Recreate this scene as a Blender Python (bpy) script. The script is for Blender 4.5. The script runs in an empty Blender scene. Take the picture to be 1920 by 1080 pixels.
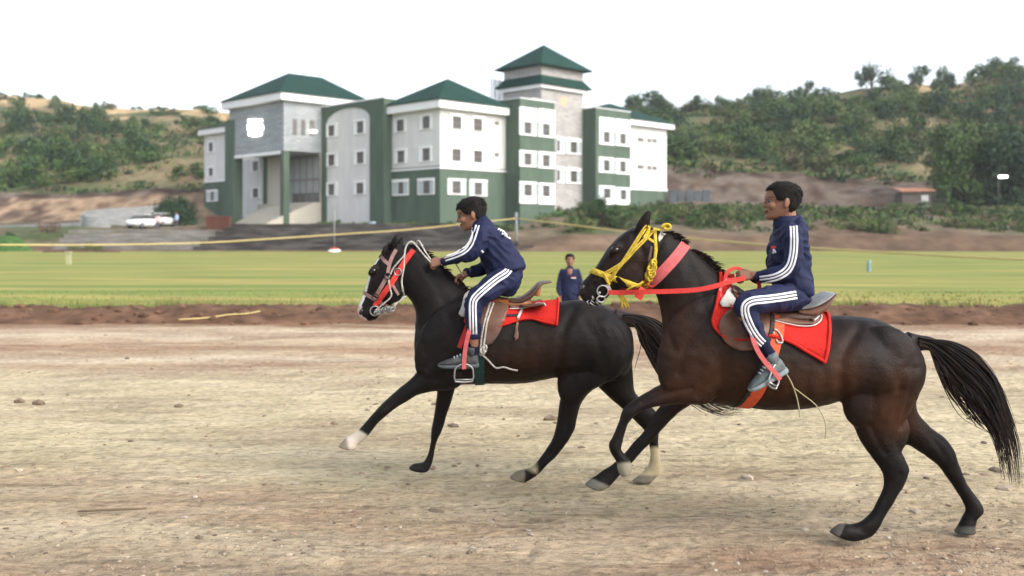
import bpy, bmesh, math, random
from mathutils import Vector, Matrix, noise
from mathutils.bvhtree import BVHTree
from mathutils.geometry import delaunay_2d_cdt

# ------------------------------------------------------------------ camera, sky, sun, exposure
F = 1867.0            # focal length in photo pixels (35 mm on a 36 mm sensor, 1920 px wide)
HZ = 437.0            # photo row of the horizon
H = 1.72              # camera height
scene = bpy.context.scene
COL = scene.collection
cam_d = bpy.data.cameras.new("camera")
cam = bpy.data.objects.new("camera", cam_d)
COL.objects.link(cam)
cam.location = (0, 0, H)
cam.rotation_euler = (math.radians(90), 0, 0)
cam_d.sensor_width = 36.0
cam_d.lens = 36.0 * F / 1920.0
cam_d.shift_y = -(540.0 - HZ) / 1920.0
cam_d.clip_start = 0.1
cam_d.clip_end = 6000
cam_d.dof.use_dof = True
cam_d.dof.focus_distance = 6.1
cam_d.dof.aperture_fstop = 1.9
scene.camera = cam

SUN_EL = math.radians(38)
SUN_AZ = math.radians(125)        # compass angle from +Y towards +X: right and a little behind the camera
world = bpy.data.worlds.new("World")
scene.world = world
world.use_nodes = True
wn, wl = world.node_tree.nodes, world.node_tree.links
bg = wn["Background"]
sky = wn.new("ShaderNodeTexSky")
sky.sky_type = 'NISHITA'
sky.sun_disc = False
sky.sun_elevation = SUN_EL
sky.sun_rotation = SUN_AZ
sky.air_density = 1.0
sky.dust_density = 3.0
sky.ozone_density = 1.0
hs = wn.new("ShaderNodeHueSaturation")
hs.inputs["Saturation"].default_value = 0.4
wl.new(sky.outputs[0], hs.inputs["Color"])
wl.new(hs.outputs[0], bg.inputs["Color"])
bg.inputs["Strength"].default_value = 0.15
sun_d = bpy.data.lights.new("sun", 'SUN')
sun_d.energy = 0.55
sun_d.angle = math.radians(30)
sun_d.color = (1.0, 0.93, 0.84)
sun = bpy.data.objects.new("sun", sun_d)
COL.objects.link(sun)
sd = Vector((math.sin(SUN_AZ) * math.cos(SUN_EL), math.cos(SUN_AZ) * math.cos(SUN_EL), math.sin(SUN_EL)))
sun.rotation_euler = sd.to_track_quat('Z', 'Y').to_euler()
scene.view_settings.view_transform = 'Standard'
scene.view_settings.look = 'None'
scene.view_settings.gamma = 1.0
scene.view_settings.use_curve_mapping = False
scene.view_settings.exposure = 1.5

# ------------------------------------------------------------------ helpers
def P(px, py, Y):
    return Vector(((px - 960.0) * Y / F, Y, H + (HZ - py) * Y / F))

def proj(v):
    return (960.0 + v.x * F / v.y, HZ - (v.z - H) * F / v.y)

def lerp(a, b, t):
    return a + (b - a) * t

def interp(x, pts):
    if x <= pts[0][0]: return pts[0][1]
    for (x0, y0), (x1, y1) in zip(pts, pts[1:]):
        if x <= x1: return y0 + (y1 - y0) * (x - x0) / (x1 - x0)
    return pts[-1][1]

def smooth01(x):
    x = max(0.0, min(1.0, x))
    return x * x * (3 - 2 * x)

def nz(x, y, z, s=1.0):
    return noise.noise(Vector((x * s, y * s, z * s)))

def fbm(x, y, z, o=4):
    return noise.fractal(Vector((x, y, z)), 1.0, 2.0, o)

def catmull(rows, sub):
    """rows: list of equal-length tuples of floats -> densified list"""
    n = len(rows)
    out = []
    for i in range(n - 1):
        p0 = rows[max(i - 1, 0)]; p1 = rows[i]; p2 = rows[i + 1]; p3 = rows[min(i + 2, n - 1)]
        for k in range(sub):
            t = k / sub
            t2, t3 = t * t, t * t * t
            out.append(tuple(0.5 * (2 * b + (c - a) * t + (2 * a - 5 * b + 4 * c - d) * t2 + (3 * b - a - 3 * c + d) * t3)
                             for a, b, c, d in zip(p0, p1, p2, p3)))
    out.append(tuple(rows[-1]))
    return out

def vcat(pts, sub):
    return [Vector(p) for p in catmull([tuple(p) for p in pts], sub)]

def tag(o, label=None, cat=None, group=None, kind=None):
    if label: o["label"] = label
    if cat: o["category"] = cat
    if group: o["group"] = group
    if kind: o["kind"] = kind
    return o

def empty(name, loc, label, cat, group=None):
    o = bpy.data.objects.new(name, None)
    o.empty_display_size = 0.2
    o.location = loc
    COL.objects.link(o)
    tag(o, label, cat, group)
    return o

def adopt(o, parent):
    """geometry is written in world coordinates; keep it there under its parent"""
    if parent is not None:
        o.parent = parent
        o.matrix_parent_inverse = Matrix.Translation(-world_loc(parent))
    return o

def world_loc(o):
    if o.parent is None: return Vector(o.location)
    return Vector(o.location) + o.matrix_parent_inverse.translation + world_loc(o.parent)

class MB:
    """collects shapes; build() links them as ONE mesh object"""
    def __init__(self):
        self.v, self.f, self.mi = [], [], []
        self.cur = 0
    def add(self, verts, faces):
        b = len(self.v)
        self.v += [tuple(x) for x in verts]
        for fc in faces:
            self.f.append(tuple(i + b for i in fc)); self.mi.append(self.cur)
        return self
    def box(self, lo, hi, M=None):
        x0, y0, z0 = lo; x1, y1, z1 = hi
        vs = [Vector(p) for p in ((x0,y0,z0),(x1,y0,z0),(x1,y1,z0),(x0,y1,z0),(x0,y0,z1),(x1,y0,z1),(x1,y1,z1),(x0,y1,z1))]
        if M is not None: vs = [M @ p for p in vs]
        return self.add(vs, [(0,3,2,1),(4,5,6,7),(0,1,5,4),(1,2,6,5),(2,3,7,6),(3,0,4,7)])
    def rings(self, rings, cap=True):
        n = len(rings[0]); b = []
        vs = [p for r in rings for p in r]
        fs = []
        for i in range(len(rings) - 1):
            for j in range(n):
                k = (j + 1) % n
                fs.append((i*n+j, i*n+k, (i+1)*n+k, (i+1)*n+j))
        if cap:
            c0 = sum((Vector(p) for p in rings[0]), Vector()) / n
            c1 = sum((Vector(p) for p in rings[-1]), Vector()) / n
            vs += [c0, c1]
            a, z = len(vs) - 2, len(vs) - 1
            L = (len(rings) - 1) * n
            for j in range(n):
                k = (j + 1) % n
                fs.append((a, k, j)); fs.append((z, L + j, L + k))
        return self.add(vs, fs)
    def tube(self, path, rad, seg=8, squash=None, closed=False):
        path = [Vector(p) for p in path]
        n = len(path)
        rad = list(rad) if hasattr(rad, '__len__') else [rad] * n
        T = []
        for i in range(n):
            a = path[i - 1] if (i > 0 or closed) else path[i]
            b = path[(i + 1) % n] if (i < n - 1 or closed) else path[i]
            t = (b - a)
            T.append(t.normalized() if t.length > 1e-9 else Vector((0, 0, 1)))
        up = Vector((0, 1, 0)) if abs(T[0].y) < 0.9 else Vector((1, 0, 0))
        u = (up - T[0] * up.dot(T[0])).normalized()
        rs = []
        for i in range(n):
            u = (u - T[i] * u.dot(T[i]))
            u = u.normalized() if u.length > 1e-9 else T[i].orthogonal().normalized()
            w = T[i].cross(u)
            su = squash if squash else 1.0
            rs.append([path[i] + u * (math.cos(2*math.pi*k/seg) * rad[i] * su) + w * (math.sin(2*math.pi*k/seg) * rad[i]) for k in range(seg)])
        if closed:
            m = len(rs)
            vs = [p for r in rs for p in r]
            fs = []
            for i in range(m):
                i2 = (i + 1) % m
                for j in range(seg):
                    k = (j + 1) % seg
                    fs.append((i*seg+j, i*seg+k, i2*seg+k, i2*seg+j))
            return self.add(vs, fs)
        return self.rings(rs)
    def capsule(self, path, rad, seg=12, sub=3):
        """tube with rounded ends through control points, radius per point"""
        rows = catmull([tuple(p) + (r,) for p, r in zip(path, rad)], sub)
        pts = [Vector(r[:3]) for r in rows]; rr = [r[3] for r in rows]
        d0 = (pts[0] - pts[1]).normalized(); d1 = (pts[-1] - pts[-2]).normalized()
        pre, post = [], []
        for a in (80, 50, 25):
            A = math.radians(a)
            pre.append((pts[0] + d0 * rr[0] * math.sin(A), rr[0] * math.cos(A)))
        for a in (25, 50, 80):
            A = math.radians(a)
            post.append((pts[-1] + d1 * rr[-1] * math.sin(A), rr[-1] * math.cos(A)))
        allp = pre + list(zip(pts, rr)) + post
        return self.tube([p for p, r in allp], [r for p, r in allp], seg)
    def ellipsoid(self, c, r, M=None, nu=16, nv=10):
        c = Vector(c); rs = []
        for i in range(nv + 1):
            a = -math.pi/2 + math.pi * i / nv
            ca = max(math.cos(a), 0.02)
            ring = []
            for j in range(nu):
                t = 2 * math.pi * j / nu
                p = Vector((r[0]*ca*math.cos(t), r[1]*ca*math.sin(t), r[2]*math.sin(a)))
                if M is not None: p = M @ p
                ring.append(c + p)
            rs.append(ring)
        return self.rings(rs)
    def loft(self, st, D, sub=4, seg=24, egg=0.0, pw=1.0):
        """st: rows (ax, ay, bx, by, halfwidth, dy): the two photo outline points of a cross section,
        its half width across and its offset from the central plane"""
        rs = []
        for ax, ay, bx, by, hw, dy in catmull(st, sub):
            A, B = P(ax, ay, D + dy), P(bx, by, D + dy)
            c = (A + B) / 2; a = (A - B) / 2
            ring = []
            for k in range(seg):
                t = 2 * math.pi * k / seg
                co, si = math.cos(t), math.sin(t)
                if pw != 1.0:
                    co = math.copysign(abs(co) ** pw, co); si = math.copysign(abs(si) ** pw, si)
                ring.append(c + a * co + Vector((0, max(hw, 0.004) * si * (1 - egg * co), 0)))
            rs.append(ring)
        return self.rings(rs)
    def build(self, name, mats, parent=None, smooth=False, colors=None):
        me = bpy.data.meshes.new(name)
        me.from_pydata(self.v, [], self.f)
        mats = mats if isinstance(mats, (list, tuple)) else [mats]
        for m in mats: me.materials.append(m)
        if len(mats) > 1:
            me.polygons.foreach_set("material_index", self.mi)
        if smooth:
            me.polygons.foreach_set("use_smooth", [True] * len(me.polygons))
        if colors is not None:
            at = me.color_attributes.new("tint", 'FLOAT_COLOR', 'POINT')
            flat = []
            for c in colors: flat += [c[0], c[1], c[2], 1.0]
            at.data.foreach_set("color", flat)
        me.update()
        o = bpy.data.objects.new(name, me)
        COL.objects.link(o)
        return adopt(o, parent)
    def fuse(self, name, mat, parent=None, voxel=0.01, it=4, fac=0.5, colorf=None, dispf=None):
        """union of everything collected as one continuous skin"""
        me = bpy.data.meshes.new("raw")
        me.from_pydata(self.v, [], self.f)
        bm = bmesh.new(); bm.from_mesh(me); bmesh.ops.recalc_face_normals(bm, faces=bm.faces); bm.to_mesh(me); bm.free()
        t = bpy.data.objects.new("raw", me); COL.objects.link(t)
        m = t.modifiers.new("r", 'REMESH'); m.mode = 'VOXEL'; m.voxel_size = voxel; m.adaptivity = 0.0
        if it:
            s = t.modifiers.new("s", 'SMOOTH'); s.factor = fac; s.iterations = it
        dg = bpy.context.evaluated_depsgraph_get()
        new = bpy.data.meshes.new_from_object(t.evaluated_get(dg))
        bpy.data.objects.remove(t); bpy.data.meshes.remove(me)
        new.name = name
        new.materials.clear(); new.materials.append(mat)
        if dispf:
            nv = len(new.vertices)
            norms = [v.normal.copy() for v in new.vertices]
            for v, n_ in zip(new.vertices, norms):
                v.co += n_ * dispf(v.co, n_)
        new.polygons.foreach_set("use_smooth", [True] * len(new.polygons))
        if colorf:
            at = new.color_attributes.new("tint", 'FLOAT_COLOR', 'POINT')
            flat = []
            for v in new.vertices:
                c = colorf(v.co); flat += [c[0], c[1], c[2], 1.0]
            at.data.foreach_set("color", flat)
        new.update()
        o = bpy.data.objects.new(name, new); COL.objects.link(o)
        return adopt(o, parent)

def bvh_of(*objs):
    vs, fs = [], []
    for o in objs:
        b = len(vs)
        off = world_loc(o)
        vs += [v.co + off for v in o.data.vertices]
        fs += [tuple(i + b for i in p.vertices) for p in o.data.polygons]
    return BVHTree.FromPolygons(vs, fs)

CAMP = Vector((0, 0, H))
def cast(bvh, px, py, Yd):
    d = (P(px, py, 10.0) - CAMP).normalized()
    loc, n, i, dist = bvh.ray_cast(CAMP, d, 30.0)
    if loc is None or abs(loc.y - Yd) > 0.6:
        p = P(px, py, Yd)
        loc, n, i, dist = bvh.find_nearest(p)
        return p.lerp(loc, 0.5), Vector((0, -1, 0))
    if n.dot(d) > 0: n = -n
    return loc, n

def strip_mesh(mb, C, N, W, thick):
    """closed band along points C with normals N and half-width vectors W"""
    rs = []
    for c, n, w in zip(C, N, W):
        rs.append([c - w, c + w, c + w * 0.92 + n * thick, c - w * 0.92 + n * thick])
    mb.rings(rs)

def ribbon(mb, path, width, bvh, Yd, off=0.002, thick=0.003, step=4.0, flip=None, snap=True):
    """flat strap lying on a surface along a photo polyline; flip = depth of the mirror plane for the other side"""
    pts = []
    for a, b in zip(path, path[1:]):
        n = max(1, int(math.dist(a, b) / step))
        for k in range(n): pts.append((lerp(a[0], b[0], k / n), lerp(a[1], b[1], k / n)))
    pts.append(path[-1])
    pts = [(p[0], p[1]) for p in pts]
    sm = list(pts)
    for _ in range(2):
        sm = [sm[0]] + [tuple((a + 2*b + c) / 4 for a, b, c in zip(sm[i-1], sm[i], sm[i+1])) for i in range(1, len(sm)-1)] + [sm[-1]]
    H_ = [cast(bvh, x, y, Yd) for x, y in sm]
    C = [h[0] for h in H_]; N = [h[1] for h in H_]
    N = [(N[max(i-1,0)] + N[i]*2 + N[min(i+1,len(N)-1)]).normalized() for i in range(len(N))]
    W = []
    for i in range(len(C)):
        t = (C[min(i+1, len(C)-1)] - C[max(i-1, 0)]).normalized()
        w = N[i].cross(t)
        W.append(w.normalized() * width / 2 if w.length > 1e-6 else Vector((0, 0, width / 2)))
    rs = []
    for c, n, w in zip(C, N, W):
        a, b = c - w, c + w
        if snap:
            la = bvh.find_nearest(a); lb = bvh.find_nearest(b)
            if la[0] is not None and (la[0] - a).length < width * .6: a = la[0]
            if lb[0] is not None and (lb[0] - b).length < width * .6: b = lb[0]
        a = a + n * off; b = b + n * off
        c = c + n * off
        rs.append([a - n*0.006, b - n*0.006, b + n * thick, c + n * (thick*1.1), a + n * thick])
    if flip is not None:
        rs = [[Vector((p[0], 2 * flip - p[1], p[2])) for p in r] for r in rs]
    mb.rings(rs)

def cord(mb, path, r, bvh=None, Yd=None, off=None, sub=5, flip=None, seg=6):
    """rope: photo polyline (px, py[, dy]) over a surface, or free at depth Yd + dy"""
    pts = []
    for p in path:
        if bvh is not None:
            c, n = cast(bvh, p[0], p[1], Yd)
            pts.append(c + n * (r if off is None else off))
        else:
            pts.append(P(p[0], p[1], Yd + (p[2] if len(p) > 2 else 0)))
    pts = vcat(pts, sub)
    if flip is not None: pts = [Vector((p.x, 2 * flip - p.y, p.z)) for p in pts]
    mb.tube(pts, r, seg)

def ring_strap(mb, pa, pb, width, bvh, D, off=0.003, thick=0.004, R=0.5, n=56, wide=None):
    A, B = P(pa[0], pa[1], D), P(pb[0], pb[1], D)
    C = (A + B) / 2; e1 = (A - B).normalized(); e2 = Vector((0, 1, 0)); ax = e1.cross(e2).normalized()
    rs = []
    for k in range(n):
        t = 2 * math.pi * k / n
        d = e1 * math.cos(t) + e2 * math.sin(t)
        row = []
        for s in (-1, 1):
            o = C + d * R + ax * (s * width / 2)
            h = bvh.ray_cast(o, -d, R)
            row.append(h[0] if h[0] is not None else o - d * R * .7)
        a, b = row
        rs.append([a - d*.008, b - d*.008, b + d * (off + thick), a + d * (off + thick)])
    m = len(rs); vs = [p for r in rs for p in r]; fs = []
    for i in range(m):
        i2 = (i + 1) % m
        for j in range(4):
            k = (j + 1) % 4
            fs.append((i*4+j, i*4+k, i2*4+k, i2*4+j))
    mb.add(vs, fs)

def patch(poly, bvh, Yd, off, thick, name, mat, parent, grid=6.0, flip=None, smooth=True, colorf=None):
    """leather or cloth panel lying on a surface inside a photo outline"""
    xs = [p[0] for p in poly]; ys = [p[1] for p in poly]
    n = len(poly)
    dense = catmull([poly[-1]] + list(poly) + [poly[0], poly[1]], 4)
    dense = dense[4:4 + 4 * n]
    pts = [Vector(p) for p in dense]
    nb = len(pts)
    edges = [(i, (i + 1) % nb) for i in range(nb)]
    def inside(x, y):
        c = False
        for i in range(nb):
            x1, y1 = dense[i]; x2, y2 = dense[(i + 1) % nb]
            if (y1 > y) != (y2 > y) and x < (x2 - x1) * (y - y1) / (y2 - y1) + x1: c = not c
        return c
    y = min(ys) + grid / 2
    while y < max(ys):
        x = min(xs) + grid / 2
        while x < max(xs):
            if inside(x, y) and min(math.hypot(x - q[0], y - q[1]) for q in dense) > grid * .45: pts.append(Vector((x, y)))
            x += grid
        y += grid
    res = delaunay_2d_cdt(pts, edges, [], 1, 0.001)
    vv, ff = res[0], res[2]
    V3 = []
    for p in vv:
        c, nn = cast(bvh, p.x, p.y, Yd)
        q = c + nn * off
        if flip is not None: q = Vector((q.x, 2 * flip - q.y, q.z))
        V3.append(q)
    me = bpy.data.meshes.new("raw"); me.from_pydata([tuple(v) for v in V3], [], [tuple(f) for f in ff])
    bm = bmesh.new(); bm.from_mesh(me); bmesh.ops.recalc_face_normals(bm, faces=bm.faces)
    s = sum(f.normal.y * f.calc_area() for f in bm.faces)
    if (s > 0) == (flip is None): bmesh.ops.reverse_faces(bm, faces=bm.faces)
    bm.to_mesh(me); bm.free()
    t = bpy.data.objects.new("raw", me); COL.objects.link(t)
    sm = t.modifiers.new("s", 'SMOOTH'); sm.iterations = 3; sm.factor = .5
    so = t.modifiers.new("t", 'SOLIDIFY'); so.thickness = thick; so.offset = 1.0
    dg = bpy.context.evaluated_depsgraph_get()
    new = bpy.data.meshes.new_from_object(t.evaluated_get(dg))
    bpy.data.objects.remove(t); bpy.data.meshes.remove(me)
    new.name = name; new.materials.clear(); new.materials.append(mat)
    new.polygons.foreach_set("use_smooth", [smooth] * len(new.polygons))
    o = bpy.data.objects.new(name, new); COL.objects.link(o)
    return adopt(o, parent)

# ------------------------------------------------------------------ materials
def mat(name, base=None, rough=0.7, spec=0.3, tint=False, var=0.0, vscale=5.0, bump=0.0, bscale=40.0, sheen=0.0,
        metal=0.0, emit=None, stretch=None, base2=None, detail=4.0, fine=None):
    m = bpy.data.materials.new(name); m.use_nodes = True
    N, L = m.node_tree.nodes, m.node_tree.links
    b = N["Principled BSDF"]
    b.inputs["Roughness"].default_value = rough
    b.inputs["Specular IOR Level"].default_value = spec
    b.inputs["Metallic"].default_value = metal
    if sheen:
        b.inputs["Sheen Weight"].default_value = sheen
    tc = N.new("ShaderNodeTexCoord")
    vec = tc.outputs["Object"]
    if stretch:
        mp = N.new("ShaderNodeMapping"); mp.inputs["Scale"].default_value = stretch
        L.new(vec, mp.inputs["Vector"]); vec = mp.outputs[0]
    if tint:
        at = N.new("ShaderNodeAttribute"); at.attribute_name = "tint"; csock = at.outputs["Color"]
    elif base is not None:
        rgb = N.new("ShaderNodeRGB"); rgb.outputs[0].default_value = (*base, 1); csock = rgb.outputs[0]
    if base2 is not None:
        n2 = N.new("ShaderNodeTexNoise"); n2.inputs["Scale"].default_value = vscale * .45; n2.inputs["Detail"].default_value = detail
        L.new(vec, n2.inputs["Vector"])
        rp = N.new("ShaderNodeValToRGB"); rp.color_ramp.elements[0].position = .38; rp.color_ramp.elements[1].position = .64
        L.new(n2.outputs["Fac"], rp.inputs[0])
        mx = N.new("ShaderNodeMix"); mx.data_type = 'RGBA'
        L.new(rp.outputs[0], mx.inputs["Factor"]); L.new(csock, mx.inputs["A"]); mx.inputs["B"].default_value = (*base2, 1)
        csock = mx.outputs["Result"]
    if var:
        n1 = N.new("ShaderNodeTexNoise"); n1.inputs["Scale"].default_value = vscale; n1.inputs["Detail"].default_value = detail
        L.new(vec, n1.inputs["Vector"])
        mr = N.new("ShaderNodeMapRange"); mr.inputs["From Min"].default_value = .3; mr.inputs["From Max"].default_value = .7
        mr.inputs["To Min"].default_value = 1 - var; mr.inputs["To Max"].default_value = 1 + var
        L.new(n1.outputs["Fac"], mr.inputs["Value"])
        vm = N.new("ShaderNodeVectorMath"); vm.operation = 'SCALE'
        L.new(csock, vm.inputs[0]); L.new(mr.outputs[0], vm.inputs["Scale"])
        csock = vm.outputs[0]
    L.new(csock, b.inputs["Base Color"])
    if bump:
        n3 = N.new("ShaderNodeTexNoise"); n3.inputs["Scale"].default_value = bscale; n3.inputs["Detail"].default_value = 5
        L.new(vec, n3.inputs["Vector"])
        bp = N.new("ShaderNodeBump"); bp.inputs["Strength"].default_value = bump; bp.inputs["Distance"].default_value = .02
        L.new(n3.outputs["Fac"], bp.inputs["Height"]); L.new(bp.outputs[0], b.inputs["Normal"])
    if emit:
        b.inputs["Emission Color"].default_value = (*emit[0], 1); b.inputs["Emission Strength"].default_value = emit[1]
    return m
# ------------------------------------------------------------------ ground: one wide sheet, track, lawn, hills
random.seed(7)
M_far = mat("far_soil", (0.17, 0.145, 0.11), .95, .1, var=.2, vscale=.05)
g = MB(); g.add([(-3000, -200, -.08), (3000, -200, -.08), (3000, 4000, -.08), (-3000, 4000, -.08)], [(0, 1, 2, 3)])
tag(g.build("ground", M_far), kind="structure")

def track_material():
    m = bpy.data.materials.new("track_dirt"); m.use_nodes = True
    N, L = m.node_tree.nodes, m.node_tree.links
    b = N["Principled BSDF"]; b.inputs["Roughness"].default_value = .95; b.inputs["Specular IOR Level"].default_value = .12
    geo = N.new("ShaderNodeNewGeometry")
    sep = N.new("ShaderNodeSeparateXYZ"); L.new(geo.outputs["Position"], sep.inputs[0])
    def noise_(scale, detail, stretch=(1, 1, 1), rough=.55):
        mp = N.new("ShaderNodeMapping"); mp.inputs["Scale"].default_value = stretch
        L.new(geo.outputs["Position"], mp.inputs["Vector"])
        n = N.new("ShaderNodeTexNoise"); n.inputs["Scale"].default_value = scale; n.inputs["Detail"].default_value = detail
        n.inputs["Roughness"].default_value = rough
        L.new(mp.outputs[0], n.inputs["Vector"]); return n.outputs["Fac"]
    def math_(op, a, c):
        n = N.new("ShaderNodeMath"); n.operation = op
        for i, q in enumerate((a, c)):
            if isinstance(q, (int, float)): n.inputs[i].default_value = q
            else: L.new(q, n.inputs[i])
        return n.outputs[0]
    def ramp(f, els):
        r = N.new("ShaderNodeValToRGB")
        e = r.color_ramp.elements
        e[0].position, e[0].color = els[0][0], (*els[0][1], 1)
        e[1].position, e[1].color = els[-1][0], (*els[-1][1], 1)
        for p, c in els[1:-1]:
            q = e.new(p); q.color = (*c, 1)
        L.new(f, r.inputs[0]); return r.outputs[0]
    def mix(f, a, c):
        n = N.new("ShaderNodeMix"); n.data_type = 'RGBA'
        for k, q in (("Factor", f), ("A", a), ("B", c)):
            if isinstance(q, (int, float)): n.inputs[k].default_value = q
            elif isinstance(q, tuple): n.inputs[k].default_value = (*q, 1)
            else: L.new(q, n.inputs[k])
        return n.outputs["Result"]
    # lie of the soils across the track (distance from the near edge), ragged by noise
    wob = math_('MULTIPLY', math_('SUBTRACT', noise_(.25, 5, (.6, 1, 1)), .5), 2.6)
    d = math_('DIVIDE', math_('ADD', sep.outputs["Y"], wob), 22.0)
    tan = (.41, .355, .225); pink = (.235, .175, .122); brown = (.20, .115, .068); lime = (.56, .48, .36); ochre = (.37, .28, .185)
    base = ramp(d, [(0.0, pink), (.20, pink), (.26, (.32, .262, .175)), (.33, tan), (.56, (.45, .385, .255)), (.595, ochre), (.625, lime), (.65, ochre), (.70, (.30, .19, .12)),
                    (.735, (.46, .36, .25)), (.765, lime), (.80, (.50, .41, .30)), (.84, brown), (1.0, (.15, .08, .05))])
    patch_ = ramp(noise_(.8, 6, (.45, 1, 1)), [(.42, (0, 0, 0)), (.62, (1, 1, 1))])
    c = mix(math_('MULTIPLY', patch_, .5), base, (.25, .19, .125))
    # churned reddish soil: broad patches in the foreground and in bands under the ridge
    near_ = ramp(d, [(.0, (1, 1, 1)), (.25, (.9, .9, .9)), (.36, (.12, .12, .12)), (.54, (.10, .10, .10)), (.60, (.95, .95, .95)), (.82, (.7, .7, .7))])
    redn = ramp(noise_(.55, 7, (.30, 1, 1), .62), [(.43, (0, 0, 0)), (.60, (1, 1, 1))])
    vmr = N.new("ShaderNodeVectorMath"); vmr.operation = 'MULTIPLY'; L.new(near_, vmr.inputs[0]); L.new(redn, vmr.inputs[1])
    c = mix(math_('MULTIPLY', vmr.outputs[0], .85), c, (.235, .145, .095))
    patch2 = ramp(noise_(1.7, 6, (.35, 1, 1)), [(.47, (0, 0, 0)), (.60, (1, 1, 1))])
    c = mix(math_('MULTIPLY', patch2, .35), c, (.52, .44, .31))
    grains = ramp(noise_(26, 6, (.55, 1, 1), .7), [(.36, (.62, .60, .58)), (.5, (1, 1, 1)), (.66, (1.22, 1.2, 1.18))])
    vm = N.new("ShaderNodeVectorMath"); vm.operation = 'MULTIPLY'; L.new(c, vm.inputs[0]); L.new(grains, vm.inputs[1]); c = vm.outputs[0]
    streak = ramp(noise_(6, 7, (.16, 1, 1), .68), [(.33, (.68, .67, .65)), (.47, (1, 1, 1)), (.7, (1.12, 1.1, 1.07))])
    vm2 = N.new("ShaderNodeVectorMath"); vm2.operation = 'MULTIPLY'; L.new(c, vm2.inputs[0]); L.new(streak, vm2.inputs[1]); c = vm2.outputs[0]
    L.new(c, b.inputs["Base Color"])
    bp = N.new("ShaderNodeBump"); bp.inputs["Strength"].default_value = .9; bp.inputs["Distance"].default_value = .03
    hgt = math_('ADD', math_('MULTIPLY', noise_(18, 7, (.7, 1, 1), .65), 1.0), math_('MULTIPLY', noise_(70, 4), .5))
    vo = N.new("ShaderNodeTexVoronoi"); vo.feature = 'SMOOTH_F1'; vo.inputs["Scale"].default_value = 3.2; vo.inputs["Smoothness"].default_value = .35
    wv = N.new("ShaderNodeVectorMath"); wv.operation = 'ADD'; wn_ = N.new("ShaderNodeTexNoise"); wn_.inputs["Scale"].default_value = 3.0
    L.new(geo.outputs["Position"], wn_.inputs["Vector"]); L.new(geo.outputs["Position"], wv.inputs[0]); L.new(wn_.outputs["Color"], wv.inputs[1]); L.new(wv.outputs[0], vo.inputs["Vector"])
    hgt = math_('ADD', hgt, math_('MULTIPLY', vo.outputs["Distance"], 1.6))
    L.new(hgt, bp.inputs["Height"]); L.new(bp.outputs[0], b.inputs["Normal"])
    return m
M_track = track_material()

def track_z(x, y):
    z = .05 * fbm(x * .5, y * .9, 3, 4) * smooth01((y - 2) / 3) * .5
    z += .012 * fbm(x * 2.2, y * 4, 9, 4)
    return z - .02
NX, NY = 300, 260
tv, tf = [], []
for j in range(NY):
    Y = 2.2 * (21.6 / 2.2) ** (j / (NY - 1))
    for i in range(NX):
        k = -1.3 + 2.6 * i / (NX - 1)
        x = k * (Y + 1.5)
        tv.append((x, Y, track_z(x, Y)))
for j in range(NY - 1):
    for i in range(NX - 1):
        a = j * NX + i
        tf.append((a, a + 1, a + NX + 1, a + NX))
g = MB(); g.add(tv, tf)
tag(g.build("dirt_track", M_track, smooth=True), kind="structure")

# loose stones over the track: nobody could count them
M_stone = mat("gravel_stone", tint=True, rough=.9, spec=.15)
g = MB(); cols = []
rnd = random.Random(3)
ico = [(0,0,1),(.89,0,.45),(.28,.85,.45),(-.72,.53,.45),(-.72,-.53,.45),(.28,-.85,.45),(.72,.53,-.45),(-.28,.85,-.45),(-.89,0,-.45),(-.28,-.85,-.45),(.72,-.53,-.45),(0,0,-1)]
icf = [(0,1,2),(0,2,3),(0,3,4),(0,4,5),(0,5,1),(1,6,2),(2,7,3),(3,8,4),(4,9,5),(5,10,1),(6,7,2),(7,8,3),(8,9,4),(9,10,5),(10,6,1),(11,7,6),(11,8,7),(11,9,8),(11,10,9),(11,6,10)]
def stones(n, ylo, yhi, smin, smax, pal, power=1.0):
    for _ in range(n):
        Y = ylo * (yhi / ylo) ** (rnd.random() ** power)
        x = rnd.uniform(-.62, .62) * (Y + .6)
        if fbm(x * .5, Y * .9, 21, 3) < rnd.uniform(-.5, .35): continue
        s = smin * (smax / smin) ** (rnd.random() ** 3)
        c = rnd.choice(pal); k = rnd.uniform(.62, 1.0)
        z = track_z(x, Y) + s * rnd.uniform(-.15, .2)
        a = rnd.uniform(0, 6.28); ca, sa = math.cos(a), math.sin(a)
        sx, sy, sz = s * rnd.uniform(.9, 1.7), s * rnd.uniform(.7, 1.1), s * rnd.uniform(.45, .75)
        vs = []
        for p in ico:
            q = 1 + rnd.uniform(-.22, .22)
            px, py, pz = p[0]*sx*q, p[1]*sy*q, p[2]*sz*q
            vs.append((x + px*ca - py*sa, Y + px*sa + py*ca, z + pz))
            cols.append((c[0]*k, c[1]*k, c[2]*k))
        g.add(vs, icf)
pal = [(.30,.235,.165),(.36,.30,.22),(.24,.165,.115),(.40,.35,.28),(.17,.13,.10),(.29,.20,.14),(.33,.28,.21)]
stones(9000, 3.2, 6.5, .004, .017, pal)
stones(3500, 4.5, 14, .006, .022, pal)
stones(260, 4.0, 17, .02, .05, [(.16,.12,.09),(.24,.17,.12),(.40,.33,.26)])
tag(g.build("gravel", M_stone, colors=cols), kind="stuff")

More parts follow.
